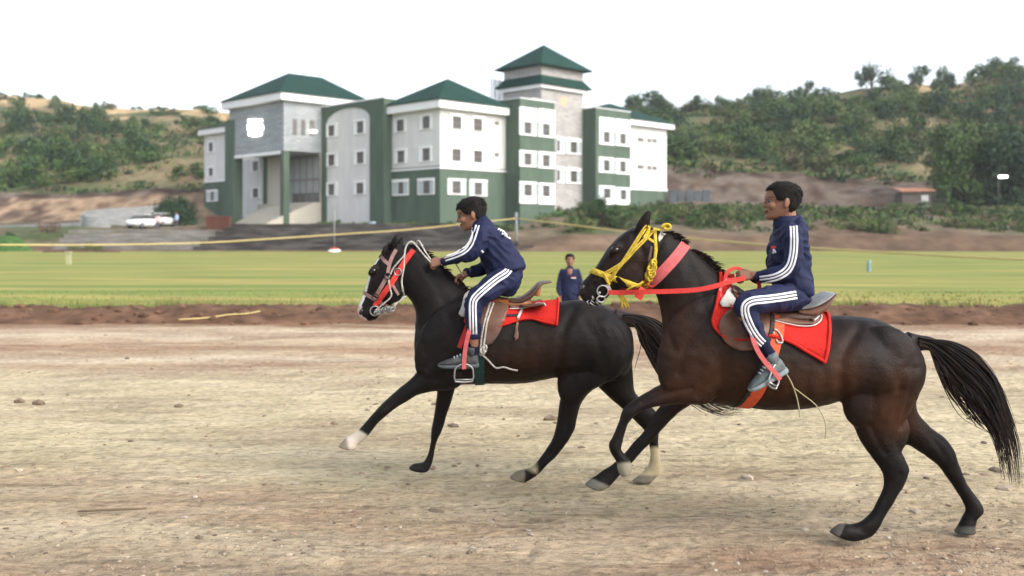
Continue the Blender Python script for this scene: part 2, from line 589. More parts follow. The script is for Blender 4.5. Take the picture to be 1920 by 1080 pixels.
# ridge of dug soil between track and lawn
M_soil = mat("dug_soil", (.125, .072, .045), .97, .08, var=.35, vscale=3.0, bump=1.0, bscale=9, base2=(.08, .045, .028))
bx, bf = [], []
NXb, NYb = 420, 16
for j in range(NYb):
    for i in range(NXb):
        x = -19 + 38 * i / (NXb - 1)
        Y0, Y1 = 18.9 + .25 * nz(x, 0, 1, .5), 21.9
        t = j / (NYb - 1); Y = lerp(Y0, Y1, t)
        h = math.sin(math.pi * min(1, t * 1.02)) ** .8
        hh = .22 + .07 * nz(x, 2, 5, .35) + .09 * nz(x, Y, 7, 1.6) + .06 * nz(x, Y, 3, 4.5)
        bx.append((x, Y, -.06 + h * max(.06, hh + .06)))
for j in range(NYb - 1):
    for i in range(NXb - 1):
        a = j * NXb + i
        bf.append((a, a + 1, a + NXb + 1, a + NXb))
g = MB(); g.add(bx, bf)
tag(g.build("soil_ridge", M_soil, smooth=True), kind="structure")
# clods and stones along the ridge
g = MB(); cols = []
for _ in range(420):
    x = rnd.uniform(-13, 13); t = rnd.random()
    Y = lerp(18.8, 21.4, t)
    h = math.sin(math.pi * max(0, (Y - 18.9) / 3.0)) ** .8 if Y > 18.95 else 0
    z = -.06 + h * (.28 + .07 * nz(x, 2, 5, .35) + .09 * nz(x, Y, 7, 1.6))
    if Y < 19.1: z = 0
    s = .02 * (.10 / .02) ** (rnd.random() ** 2.2)
    c = rnd.choice([(.11,.062,.038),(.15,.085,.052),(.07,.04,.025),(.13,.08,.05)])
    vs = [(x + p[0]*s*1.4*rnd.uniform(.8,1.2), Y + p[1]*s*rnd.uniform(.8,1.2), z + p[2]*s*.8*rnd.uniform(.8,1.2)) for p in ico]
    cols += [c] * 12
    g.add(vs, icf)
tag(g.build("soil_clods", M_stone, colors=cols), kind="stuff")

# lawn
M_lawn = mat("lawn", (.135, .182, .046), .95, .1, var=.22, vscale=2.2, stretch=(.10, 1, 1), base2=(.285, .24, .080), bump=.6, bscale=30)
lnt = M_lawn.node_tree
for n in lnt.nodes:
    if n.type == 'TEX_NOISE' and abs(n.inputs["Scale"].default_value - .99) < .01: n.inputs["Scale"].default_value = .62
lv, lf = [], []
rowsY = [21.3 * (99 / 21.3) ** (j / 60) for j in range(61)]
for Y in rowsY:
    for i in range(101):
        x = (-1.1 + 2.2 * i / 100) * (Y + 10)
        lv.append((x, Y, .03 + .05 * nz(x, Y, 4, .12)))
for j in range(60):
    for i in range(100):
        a = j * 101 + i
        lf.append((a, a + 1, a + 102, a + 101))
g = MB(); g.add(lv, lf)
tag(g.build("lawn", M_lawn, smooth=True), kind="structure")
# grass blades on the near part of the lawn
M_blade = mat("grass_blade", tint=True, rough=.8, spec=.15)
g = MB(); cols = []
for _ in range(9000):
    Y = 21.2 * (29 / 21.2) ** (rnd.random() ** 1.8)
    x = rnd.uniform(-.56, .56) * (Y + 1)
    q = nz(x, Y * 1.6, 2, .22) + .5 * nz(x, Y * 2, 8, 1.1)
    hgt = rnd.uniform(.02, .05) * (1.3 + q)
    w = rnd.uniform(.012, .03) * (Y / 24)
    a = rnd.uniform(0, 3.14); dx, dy = math.cos(a) * w, math.sin(a) * w
    lx, ly = rnd.uniform(-.04, .04), rnd.uniform(-.03, .03)
    z = .02 + .05 * nz(x, Y, 4, .12)
    g.add([(x - dx, Y - dy, z), (x + dx, Y + dy, z), (x + lx, Y + ly, z + hgt)], [(0, 1, 2)])
    c = (.20, .205, .05) if rnd.random() + q * .8 > .55 else ((.14, .18, .045) if rnd.random() < .7 else (.28, .23, .07))
    k = rnd.uniform(.8, 1.15)
    cols += [(c[0]*k, c[1]*k, c[2]*k)] * 3
for _ in range(150):          # ragged tufts on the crest of the dug soil
    x0 = rnd.uniform(-13, 13); Y0_ = rnd.uniform(20.7, 21.6)
    for _k in range(rnd.randint(10, 34)):
        x, Y = x0 + rnd.gauss(0, .12), Y0_ + rnd.gauss(0, .08); a = rnd.uniform(0, 3.14); w = rnd.uniform(.006, .014); hh_ = rnd.uniform(.06, .17)
        z = .08; c = rnd.choice([(.10, .14, .035), (.16, .18, .05), (.22, .19, .07), (.13, .12, .05)])
        g.add([(x - math.cos(a) * w, Y - math.sin(a) * w, z), (x + math.cos(a) * w, Y + math.sin(a) * w, z), (x + rnd.gauss(0, .05), Y + rnd.gauss(0, .03), z + .1 + hh_)], [(0, 1, 2)])
        cols += [c] * 3
tag(g.build("grass", M_blade, colors=cols), kind="stuff")

# hills and the bank at their foot: one height field in rays from the viewpoint's valley floor
crest = [(-900, 150), (-300, 172), (0, 181), (120, 187), (200, 201), (340, 208), (430, 213), (560, 232), (800, 250), (1000, 225), (1130, 203), (1250, 208), (1330, 203), (1420, 196),
         (1500, 185), (1600, 168), (1700, 158), (1780, 156), (1860, 142), (1960, 128), (2200, 110), (2800, 150)]
foot = [(-900, 372), (0, 366), (150, 362), (300, 350), (430, 352), (700, 362), (1000, 350), (1250, 328), (1400, 322), (1550, 326), (1700, 335), (1920, 342), (2800, 340)]
low = [(-900, 424), (0, 420), (150, 416), (430, 408), (700, 408), (1000, 398), (1250, 384), (1400, 382), (1600, 384), (1920, 392), (2800, 392)]
ydc = [(-900, 330), (0, 300), (430, 270), (1000, 240), (1300, 215), (1600, 215), (1920, 215), (2800, 215)]
def zof(py, Y): return H + (HZ - py) * Y / F
def hill_z(px, Y):
    yc = interp(px, ydc)
    left = smooth01((1075 - px) / 130)
    zl = lerp(3.2, 4.0, left)
    pts = [(92, .0), (95, lerp(1.4, .2, left)), (99, lerp(2.0, 1.7, left)), (106, lerp(3.4, 2.3, left)), (118, lerp(4.3, 2.5, left)),
           (134, zof(interp(px, low), 134)), (142, zof(interp(px, foot), 142)), (146, zof(interp(px, foot) - 6, 146)),
           (lerp(146, yc, .5), lerp(zof(interp(px, foot), 146), zof(interp(px, crest), yc), .56)), (yc, zof(interp(px, crest), yc)), (yc + 60, zof(interp(px, crest), yc) - 2), (yc + 260, zof(interp(px, crest), yc) - 30)]
    z = interp(Y, pts)
    x = (px - 960) * Y / F
    r = 1.3 * fbm(x * .03, Y * .05, 2, 4) * smooth01((Y - 110) / 40) + .35 * fbm(x * .2, Y * .25, 6, 4) * smooth01((Y - 93) / 8)
    return z + r
def soil_color(px, Y, z):
    x = (px - 960) * Y / F
    n = fbm(x * .05, Y * .06, 12, 4); n2 = fbm(x * .3, Y * .3, 15, 3)
    red = (.105, .070, .047); tan = (.36, .26, .14); dry = (.18, .145, .08); gr = (.07, .085, .038); grey = (.12, .098, .08); dark = (.055, .036, .028)
    yc = interp(px, ydc)
    def mixc(a, b, t):
        t = smooth01(t); return tuple(p + (q - p) * t for p, q in zip(a, b))
    left = px < 900
    if Y < 96: c = mixc(red, (.145, .098, .066), .5 + n)
    elif Y < 132: c = mixc((.13, .105, .07), gr if n > 0 else red, abs(n) * 2.2)
    elif Y < 141: c = mixc((.26, .185, .12) if left else grey, dark if n2 > .1 else (.12, .085, .062), abs(n2) * 1.6 + (.3 if n > .1 else 0))
    elif Y < 144.5: c = mixc(dark, grey, .3 + n2)
    else:
        t = (Y - 146) / (yc - 146)
        c = mixc(gr, dry, .5 + 1.4 * n)
        c = mixc(c, (.15, .09, .065), (n2 - .15) * 2.0)
        if left: c = mixc(c, tan, (t - .70 + .35 * n) * 5)
        else: c = mixc(c, tan, (t - .86 + .3 * n) * 5 if px > 1700 or px < 1330 else 0)
        if not left and px > 1380:
            q = abs(t - (.55 + .1 * n + (px - 1400) / 4000)); c = mixc(c, (.13, .062, .05), (1 - q / .12))
    k = 1 + .35 * n2
    return (c[0]*k, c[1]*k, c[2]*k)
hv, hf, cols = [], [], []
pxs = [-900 + 3700 * i / 300 for i in range(301)]
Ys = [92 + 14 * j / 16 for j in range(16)] + [106 + 26 * j / 14 for j in range(14)] + [132 + 15 * j / 18 for j in range(18)] + [147 + 200 * (j / 50) ** 1.15 for j in range(51)] + [400, 520]
for Y in Ys:
    for px in pxs:
        z = hill_z(px, Y); hv.append(((px - 960) * Y / F, Y, z)); cols.append(soil_color(px, Y, z))
n = len(pxs)
for j in range(len(Ys) - 1):
    for i in range(n - 1):
        a = j * n + i
        hf.append((a, a + 1, a + n + 1, a + n))
g = MB(); g.add(hv, hf)
M_hill = mat("hill_soil", tint=True, rough=.97, spec=.08, var=.3, vscale=.7, bump=1.0, bscale=1.2)
tag(g.build("hills", M_hill, smooth=True, colors=cols), kind="structure")
def ground_at(x, Y):
    return hill_z(960 + x * F / Y, Y) if Y > 93 else .04

# ------------------------------------------------------------------ foliage
M_leaf = mat("leaves", tint=True, rough=.75, spec=.2)
M_bark = mat("bark", (.09, .06, .04), .95, .1, var=.3, vscale=8)
def leaf_mesh(name, seed, n, rx, ry, rz, leaf, pal, clumps=14, z0=.45, ragged=.35):
    """crown: leaf-sized faces in uneven clumps through a volume, base at z = 0"""
    r = random.Random(seed)
    cl = []
    for _ in range(clumps):
        a, u = r.uniform(0, 6.28), r.random() ** .5
        zz = r.uniform(.12, 1.0)
        w = math.sqrt(max(0, 1 - (2 * abs(zz - z0)) ** 2.2 * .8)) if zz > z0 else .75 + .25 * zz / z0
        cl.append((math.cos(a) * u * rx * w, math.sin(a) * u * ry * w, zz * rz * (1 - .25 * r.random()), r.uniform(.22, .46), r.choice(pal), r.uniform(.75, 1.25)))
    g = MB(); cols = []
    s = min(rx, ry, rz)
    for _ in range(n):
        c = r.choice(cl)
        d = Vector((r.gauss(0, 1), r.gauss(0, 1), r.gauss(0, 1))).normalized() * (r.random() ** .45)
        rad = c[3] * (1 + ragged * r.uniform(-1, 1))
        p = Vector((c[0] + d.x * rad * rx, c[1] + d.y * rad * ry, max(.02, c[2] + d.z * rad * rz * .8)))
        a = Vector((r.gauss(0, 1), r.gauss(0, 1), r.gauss(0, .7))).normalized()
        b = a.orthogonal().normalized(); b = Matrix.Rotation(r.uniform(0, 6.28), 3, a) @ b
        e = a.cross(b)
        l = leaf * r.uniform(.6, 1.3)
        g.add([p - b * l, p + e * l * .45, p + b * l, p - e * l * .45], [(0, 1, 2, 3)])
        k = c[5] * r.uniform(.84, 1.16)
        cols += [(c[4][0]*k, c[4][1]*k, c[4][2]*k)] * 4
    return g, cols
GREENS = [(.042, .085, .026), (.060, .105, .030), (.032, .066, .026), (.078, .115, .034)]
DRY = [(.10, .095, .042), (.075, .088, .034), (.12, .105, .055), (.06, .075, .03)]
DARK = [(.03, .062, .028), (.045, .08, .03), (.025, .05, .025)]
OLIVE = [(.085, .12, .036), (.065, .10, .032), (.11, .125, .048)]

BUSH = []
for i, (pl, rx, rz) in enumerate([(GREENS, 1, .8), (DARK, 1, .85), (GREENS + OLIVE, 1.15, .7), (DRY, 1, .65), (GREENS + DARK, .9, 1.0), (OLIVE, 1.1, .7)]):
    gg, cc = leaf_mesh("crown", 50 + i, 1150, rx, rx * .9, rz * 1.5, .082, pl, clumps=14)
    o = gg.build("bush", M_leaf, colors=cc)
    BUSH.append(o.data); bpy.data.objects.remove(o)
def put_bush(k, x, Y, size, sz, label, group, name="bush", cat="bush", dz=0.0):
    o = bpy.data.objects.new(name, BUSH[k]); COL.objects.link(o)
    o.location = (x, Y, ground_at(x, Y) - .12 * size + dz)
    o.scale = (size, size, size * sz); o.rotation_euler = (0, 0, rnd.uniform(0, 6.28))
    return tag(o, label, cat, group)
TREEM = []
for i, (pl, nl, ls, nc) in enumerate([(GREENS + DARK, 1500, .085, 20), (DARK, 1500, .085, 20), (GREENS + OLIVE, 1500, .085, 20), ([(.045, .085, .022), (.06, .10, .028), (.035, .068, .022), (.075, .11, .03)], 5200, .06, 34), ([(.022, .05, .022), (.03, .06, .024), (.018, .04, .018)], 4200, .07, 30)]):
    gg, cc = leaf_mesh("crown", 80 + i, nl, 1, .95, 1.5, ls, pl, clumps=nc)
    tr = MB()
    tr.tube([(0, 0, -.7), (.02, 0, -.2), (-.03, .02, .3), (.02, 0, .8)], [.09, .075, .06, .03], 8)
    for q in range(7):
        a = q * .9 + i; tr.tube([(0, 0, .05 + .08 * q), (.28 * math.cos(a), .28 * math.sin(a), .3 + .12 * q), (.5 * math.cos(a), .5 * math.sin(a), .6 + .11 * q)], [.035, .022, .008], 6)
    o = gg.build("crown", M_leaf, colors=cc); t = tr.build("trunk", M_bark, smooth=True)
    TREEM.append((o.data, t.data)); bpy.data.objects.remove(o); bpy.data.objects.remove(t)
def put_tree(k, x, Y, size, sz, label, group=None, lift=.55, name="tree"):
    z = ground_at(x, Y)
    root = empty(name, (x, Y, z - .02), label, "tree", group)
    for nm, me in (("crown", TREEM[k][0]), ("trunk", TREEM[k][1])):
        o = bpy.data.objects.new(nm, me); COL.objects.link(o); o.parent = root
        o.location = (0, 0, lift * size); o.scale = (size, size, size * sz)
        o.rotation_euler = (0, 0, rnd.uniform(0, 6.28) if nm == "crown" else 0)
    return root

def hill_bushes(n, pxlo, pxhi, tlo, thi, smin, smax, label, group, kinds, dens):
    got = 0; tries = 0
    while got < n and tries < n * 40:
        tries += 1
        px = rnd.uniform(pxlo, pxhi); yc = interp(px, ydc)
        t = rnd.uniform(tlo, thi); Y = lerp(147, yc, t)
        x = (px - 960) * Y / F
        if dens(px, t, fbm(x * .045, Y * .05, 33, 3)) < rnd.random(): continue
        put_bush(rnd.choice(kinds), x, Y, rnd.uniform(smin, smax) * lerp(1, .8, t), rnd.uniform(.8, 1.15), label, group)
        got += 1
hill_bushes(85, -40, 470, .02, .60, 2.0, 4.0, "rounded green bush growing on the dry left hillside", "bushes on the left hillside", [0, 1, 2, 4, 0, 3],
            lambda px, t, n: (1.0 if t < .5 else .8 - 1.2 * (t - .5)) * (.45 + 1.6 * n + .25))
hill_bushes(9, -20, 420, .72, .93, 2.0, 3.4, "small lone bush in the dry tan grass of the left hilltop", "bushes on the left hilltop", [0, 3, 4], lambda px, t, n: 1)
hill_bushes(120, 1180, 1990, .0, .80, 2.2, 4.4, "leafy green bush growing on the right hillside", "bushes on the right hillside", [0, 1, 2, 4, 5, 0, 3],
            lambda px, t, n: .75 + 1.2 * n)
hill_bushes(26, 1150, 1960, .80, 1.0, 2.4, 4.4, "green bush along the crest of the right hill", "bushes on the right crest", [0, 1, 2, 3, 4], lambda px, t, n: 1)
# undergrowth: the leafy cover between them that reads as one mass
gu = MB(); cols = []; ru = random.Random(77)
for _ in range(4800):
    leftside = ru.random() < .36; waste = (not leftside) and ru.random() < .28
    px = ru.uniform(-420, 480) if leftside else ru.uniform(1130, 2400)
    yc = interp(px, ydc); t = ru.random() ** .8; Y = lerp(140, yc, t)
    if waste: px = ru.uniform(1010, 1990); Y = ru.uniform(98.5, 126); t = 0
    if leftside and t > .52 + .18 * nz(px, 0, 0, .02): continue
    x = (px - 960) * Y / F
    if fbm(x * .05, Y * .06, 41, 3) < ru.uniform(-.45, .15 if leftside else -.02): continue
    z = hill_z(px, Y); R_ = ru.uniform(.35, 1.0) if waste else ru.uniform(.7, 1.7); pl = ru.choice([GREENS, GREENS, OLIVE, DRY, DARK]); c = ru.choice(pl); k0 = ru.uniform(.8, 1.25)
    for _k in range(26):
        d = Vector((ru.gauss(0, 1), ru.gauss(0, 1), abs(ru.gauss(0, 1)))).normalized() * R_ * ru.random() ** .4
        p = Vector((x + d.x * 1.3, Y + d.y, z + d.z * .8)); a = Vector((ru.gauss(0, 1), ru.gauss(0, 1), ru.gauss(0, 1))).normalized(); b_ = a.orthogonal().normalized(); e_ = a.cross(b_); l_ = ru.uniform(.12, .25) if waste else ru.uniform(.2, .42)
        gu.add([p - b_ * l_, p + e_ * l_ * .6, p + b_ * l_, p - e_ * l_ * .6], [(0, 1, 2, 3)]); k = k0 * ru.uniform(.86, 1.14)
        cols += [(c[0] * k, c[1] * k, c[2] * k)] * 4
tag(gu.build("undergrowth", M_leaf, colors=cols), kind="stuff")
# trees that stand up against the sky
for px, ph, k, lab in [(1192, 30, 0, "small round tree on the skyline just right of the tower"),
                       (1425, 42, 1, "lone dark tree standing clear of the crest against the sky"),
                       (1635, 55, 1, "dark tree on the crest above the middle of the right hill"),
                       (1310, 30, 0, "low tree on the crest where the right hill begins"),
                       (1512, 38, 2, "bushy tree on the rising crest left of the dark crest tree"),
                       (1725, 40, 0, "broad tree on the crest between the dark tree and the hilltop"),
                       (1862, 44, 1, "dark tree topping the highest part of the right hill"),
                       (1895, 36, 2, "pale green tree beside the dark hilltop tree")]:
    yc = interp(px, ydc) - 4; x = (px - 960) * yc / F
    s = ph * yc / F / 2.05
    put_tree(k, x, yc, s * 1.25, .95, lab, lift=.08)
# hedge line and far houses along the left ridge
for i in range(18):
    px = rnd.choice([rnd.uniform(-20, 118), rnd.uniform(205, 430)]); yc = interp(px, ydc) + 2
    put_bush(rnd.choice([1, 4, 0]), (px - 960) * yc / F, yc, rnd.uniform(1.2, 2.2), .7, "dark low tree in the row along the left ridge", "trees along the left ridge", "ridge_tree", "tree")
# big spreading trees right and the clipped round tree left
for px, Y, s, sz, k, lab in [(1808, 131, 4.9, 1.35, 3, "big leafy tree at the right, left half of the dark green pair"),
                             (1905, 129, 5.0, 1.28, 4, "big dark tree at the right edge of the picture"),
                             (1858, 134, 4.3, 1.25, 4, "dark tree standing between the two big trees at right"),]:
    x = (px - 960) * Y / F
    put_tree(k, x, Y, s, sz, lab, lift=.12)
put_tree(4, (331 - 960) * 113 / F, 113, 2.5, .85, "round dark green tree beside the parked white car", lift=.12)
put_tree(0, (1128 - 960) * 101 / F, 101, 1.75, .95, "young leafy tree in front of the right green wing", lift=.12)
put_tree(2, (1168 - 960) * 100 / F, 100, 1.2, .8, "smaller young tree right of the leafy one by the green wing", lift=.1)
# bushes on the waste ground right of the building and round its foot
for i in range(60):
    px = rnd.uniform(1050, 1960); Y = rnd.uniform(97, 122)
    if 1050 < px < 1100 and Y > 104: continue
    if rnd.random() < .25 and px < 1180: continue
    put_bush(rnd.choice([0, 2, 3, 5, 5, 2]), (px - 960) * Y / F, Y, rnd.uniform(.7, 1.9), rnd.uniform(.7, 1.0), "scrubby bush on the waste ground behind the lawn", "scrub bushes behind the lawn")
for i, px in enumerate([606, 618, 630, 642, 655, 668, 682, 694, 728, 738, 749, 760, 771, 783, 795, 806, 818, 835, 852, 870, 884, 900, 915, 932, 950, 968]):
    Y = 101.2 + .5 * (i % 3)
    put_bush([2, 5, 0][i % 3], (px - 960) * Y / F, Y, rnd.uniform(.6, 1.05), .75, "low green plant at the foot of the building", "plants at the building's foot", "shrub", "shrub", dz=.2)
# ------------------------------------------------------------------ the college building
A7 = math.sqrt(.5)
O3 = Vector(((825 - 960) * 105 / F, 105, 0))
EV, EU = Vector((A7, A7, 0)), Vector((-A7, A7, 0))
BM = Matrix(((EV.x, EU.x, 0, O3.x), (EV.y, EU.y, 0, O3.y), (0, 0, 1, 0), (0, 0, 0, 1)))
def p_of(px, q):
    k = (px - 960) / F; o = O3 + EU * q
    return (k * o.y - o.x) / (EV.x - k * EV.y)
def q_of(px, p):
    k = (px - 960) / F; o = O3 + EV * p
    return (k * o.y - o.x) / (EU.x - k * EU.y)
def dep(p, q): return O3.y + A7 * (p + q)
def zpx(py, p, q): return H + (HZ - py) * dep(p, q) / F

M_white = mat("white_wall", (.61, .61, .595), .85, .2, var=.075, vscale=1.1, stretch=(1, 1, .22))
M_trim = mat("white_trim", (.78, .78, .78), .6, .3, var=.03, vscale=.7)
M_green = mat("green_wall", (.080, .114, .084), .85, .2, var=.13, vscale=1.0, stretch=(1, 1, .25))
M_roof = mat("green_roof", (.012, .040, .032), .85, .12, var=.15, vscale=.6, bump=.4, bscale=3)
M_beige = mat("beige_stair", (.46, .43, .36), .85, .2, var=.06, vscale=.8)
M_shut = mat("pale_shutter", (.44, .49, .49), .6, .3, var=.04, vscale=1)
M_glass = mat("dark_window_glass", (.075, .07, .065), .25, .5, var=.2, vscale=2)
M_bar = mat("window_bar", (.16, .14, .13), .5, .4)
M_dark = mat("dark_interior", (.10, .105, .105), .6, .3, var=.15, vscale=1)
M_panel = mat("grey_panel", (.26, .28, .28), .5, .4, var=.1, vscale=1)
def stone_clad(name, c1, c2, sx=.75):
    m = mat(name, c1, .9, .15)
    N, L = m.node_tree.nodes, m.node_tree.links
    b = N["Principled BSDF"]
    tc = N.new("ShaderNodeTexCoord")
    sp = N.new("ShaderNodeSeparateXYZ"); L.new(tc.outputs["Object"], sp.inputs[0])
    ad = N.new("ShaderNodeMath"); ad.operation = 'ADD'; L.new(sp.outputs["X"], ad.inputs[0])
    mu = N.new("ShaderNodeMath"); mu.operation = 'MULTIPLY'; mu.inputs[1].default_value = .35; L.new(sp.outputs["Y"], mu.inputs[0]); L.new(mu.outputs[0], ad.inputs[1])
    cb = N.new("ShaderNodeCombineXYZ"); L.new(ad.outputs[0], cb.inputs["X"]); L.new(sp.outputs["Z"], cb.inputs["Y"])
    br = N.new("ShaderNodeTexBrick"); br.inputs["Scale"].default_value = 1.0
    br.inputs["Brick Width"].default_value = sx; br.inputs["Row Height"].default_value = .28; br.inputs["Mortar Size"].default_value = .02
    br.inputs["Color1"].default_value = (*c1, 1); br.inputs["Color2"].default_value = (*c2, 1); br.inputs["Mortar"].default_value = tuple(x * .6 for x in c1) + (1,)
    br.inputs["Bias"].default_value = .1
    L.new(cb.outputs[0], br.inputs["Vector"]); L.new(br.outputs["Color"], b.inputs["Base Color"])
    return m
M_stonew = stone_clad("grey_stone_cladding", (.27, .295, .305), (.36, .38, .385))
M_stonel = stone_clad("light_stone_cladding", (.30, .29, .28), (.40, .385, .365))
M_glow = mat("lit_lamp", (.9, .9, .9), .5, .3, emit=((1, .97, .92), 3.0))
M_orange = mat("orange_clock", (.62, .36, .22), .6, .3)

qa = q_of(735, 0); p1 = p_of(948, 0); qG = q_of(975, p1); p2 = p_of(1040, qG); qS = .8
p3 = p_of(1092, qS); qR = q_of(1117, p3); p4 = p_of(1182, qR); qW = 1.0; p5 = p_of(1250, qW)
pf = p_of(720, qa); qb = q_of(603, pf); pe = p_of(532, qb); qc = q_of(430, pe)
print("BUILDING", [round(v, 2) for v in (qa, p1, qG, p2, p3, qR, p4, p5, pf, qb, pe, qc)], round(dep(pe, qb), 1), round(dep(p5, qW), 1))
bld = empty("college_building", (O3.x, O3.y + 6, 2.5), "white and green three storey college building with dark green hipped roofs and a square tower", "building")
def bpart(mb, name, m, parent=None, smooth=False): return mb.build(name, m, parent or bld, smooth)
def bbox(name, m, p, q, z, parent=None):
    mb = MB(); mb.box((min(p), min(q), z[0]), (max(p), max(q), z[1]), BM); return bpart(mb, name, m, parent)
ZB = 1.5
# --- centre block
ze0, ze1 = zpx(203, 0, 0), zpx(188, 0, 0)
zb = zpx(313.5, 0, 0)
wall_c = bbox("wall", M_white, (0, p1 + 4), (0, qa + 3), (zb, ze0 + .2))
bbox("green_base", M_green, (-.03, p1 + 4), (-.03, qa + 3), (ZB, zb - .12))
mb = MB(); mb.box((-.10, -.10, zb - .12), (p1, qa, zb + .06), BM); bpart(mb, "white_band", M_trim)
mb = MB(); mb.box((-.07, -.07, zb + .06), (p1, qa, zb + .20), BM); bpart(mb, "dark_band", M_bar)
def hip(pr, qr, z0, z1, ridge, name="roof"):
    """white eaves slab and tiled hip roof; ridge: two (p, q, z) points"""
    mb = MB(); mb.box((pr[0], qr[0], z0), (pr[1], qr[1], z1), BM); bpart(mb, "eaves", M_trim)
    e = .18
    c = [Vector((pr[0] - e, qr[0] - e, z1 + .004)), Vector((pr[1] + e, qr[0] - e, z1 + .004)), Vector((pr[1] + e, qr[1] + e, z1 + .004)), Vector((pr[0] - e, qr[1] + e, z1 + .004))]
    r0, r1 = Vector(ridge[0]), Vector(ridge[1])
    mb = MB(); up = Vector((0, 0, .09))
    base = [BM @ x for x in c]; lip = [BM @ (x + up) for x in c]
    vs = base + lip + [BM @ r0, BM @ r1]
    if abs(r1[0] - r0[0]) >= abs(r1[1] - r0[1]):
        top = [(4, 5, 9, 8), (5, 6, 9), (6, 7, 8, 9), (7, 4, 8)]
    else:
        top = [(4, 5, 8), (5, 6, 9, 8), (6, 7, 9), (7, 4, 8, 9)]
    mb.add(vs, [(3, 2, 1, 0), (0, 1, 5, 4), (1, 2, 6, 5), (2, 3, 7, 6), (3, 0, 4, 7)] + top)
    return bpart(mb, name, M_roof)
qm = qa * .5
pm = p_of(838, qm); pmx = p_of(955, -.7)
hip((-.75, pmx), (-.75, qa + .9), ze0, ze1, [(pm, qm, zpx(148, pm, qm)), (pm + .3, qm, zpx(148, pm, qm))])
# --- emblem block on its columns
zE0 = zpx(282, pe, qb); zE1 = zpx(188, pe, qb)
PE2 = pf + 1.5
stone_block = bbox("stone_wall", M_stonew, (pe, PE2), (qb + .02, qc), (zE0, zE1 + .15))
bbox("soffit_beam", M_trim, (pe - .06, pe + .5), (qb + .6, qc + .02), (zE0 - .35, zE0 - .004))
er = p_of(690, qb - .6)
qm2 = (qb + qc) / 2
ra = p_of(541, qm2); rb = p_of(603, qm2)
zR = zpx(137, ra, qm2)
hip((pe - .7, er), (qb - .6, qc + .7), zE1, zpx(174, pe, qb), [(ra, qm2, zR), (rb, qm2, zR)])
cw = .75
bbox("column", M_green, (pe - .02, pe + cw), (qb - .02, qb + cw), (ZB, zE0 - .01))
zP = zpx(381, pe + 6, qb + 3)            # porch floor
bbox("corner_pier", M_green, (pe - .25, pe + 1.1), (q_of(440, pe), q_of(425, pe)), (ZB, zpx(226, pe, qc)))
pw = pe + 4.3
bbox("porch_floor", M_beige, (pe + 3.9, pf - .02), (qb + .05, qc), (ZB, zP))
bbox("wall", M_white, (pw, pw + .4), (q_of(497, pw), q_of(434, pw)), (ZB, zE0 - .02))
bbox("door_jamb", M_green, (pw - .15, pw + .3), (q_of(501, pw), q_of(495, pw)), (zP, zE0 - .02))
bbox("door", mat("beige_door", (.50, .46, .40), .6, .3), (pw - .02, pw + .3), (q_of(534, pw), q_of(501, pw) - .01), (zP + .02, zE0 - .03))
lp = pf - .25; lq0, lq1 = qb + .03, q_of(528, lp)
bbox("lobby_wall", M_panel, (lp, lp + .2), (lq0, lq1), (zP + .01, zE0 - .03))
mb = MB()
for i in range(7):
    q = lerp(lq0, lq1, i / 6); mb.box((lp - .08, q - .05, zP + .1), (lp - .002, q + .05, zE0 - .5), BM)
mb.box((lp - .09, lq0, zP + 2.7), (lp - .003, lq1, zP + 2.9), BM); mb.box((lp - .09, lq0, zE0 - .5), (lp - .003, lq1, zE0 - .3), BM)
bpart(mb, "mullion", M_bar)
bbox("glass_door", M_glass, (lp - .05, lp - .004), (lq0 + .2, lerp(lq0, lq1, .7)), (zP + .12, zP + 1.2))
# stair of shallow steps running down to the left front
mb = MB()
ns = 14
for i in range(ns):
    t = i / ns
    z1 = lerp(zP, 2.62, (i + 1) / (ns + 1))
    pa = pe + 3.9 - (i + 1) * .46
    ql_ = q_of(lerp(499, 437, (i + 1) / ns), pa)
    qr_ = qb + .06 if pa > pe + .2 else min(ql_ - .3, max(qb + .06, q_of(540, pa)))
    mb.box((pa, qr_, ZB), (pa + .46, ql_, z1), BM)
bpart(mb, "stair", M_beige)
# --- arched frontispiece
zt = zpx(183.5, pf, qa)
th = .18
def frontis():
    qL, qR_ = q_of(611, pf), q_of(693, pf)
    zs = zpx(226, pf, (qL + qR_) / 2); za = zpx(202, pf, (qL + qR_) / 2)
    qm_ = (qL + qR_) / 2; rw = abs(qL - qR_) / 2
    mb = MB()
    mb.box((pf, qa, ZB), (pf + th, qR_, zt), BM)
    mb.box((pf, qL, ZB), (pf + th, qb, zt), BM)
    N_ = 24
    for i in range(N_):
        a0, a1 = math.pi * i / N_, math.pi * (i + 1) / N_
        q0, q1 = qm_ - rw * math.cos(a0), qm_ - rw * math.cos(a1)
        z0, z1 = zs + (za - zs) * math.sin(a0), zs + (za - zs) * math.sin(a1)
        vs = [BM @ Vector(x) for x in ((pf, q0, z0), (pf, q1, z1), (pf, q1, zt), (pf, q0, zt), (pf + th, q0, z0), (pf + th, q1, z1), (pf + th, q1, zt), (pf + th, q0, zt))]
        mb.add(vs, [(0, 1, 2, 3), (7, 6, 5, 4), (0, 4, 5, 1), (3, 2, 6, 7)])
    bpart(mb, "arched_front", M_green)
    mb = MB(); mb.box((pf - .08, qa - .05, zt + .003), (pf + th + .1, qb + .1, zt + .14), BM); bpart(mb, "coping", M_trim)
    bbox("wall", M_white, (pf + th - .02, pf + th + .5), (qR_ - .1, qL + .1), (ZB, zt - .3))
    bbox("side_wall", M_green, (pf + th, .5), (qa + .003, qb), (ZB, zt - .02))
frontis()
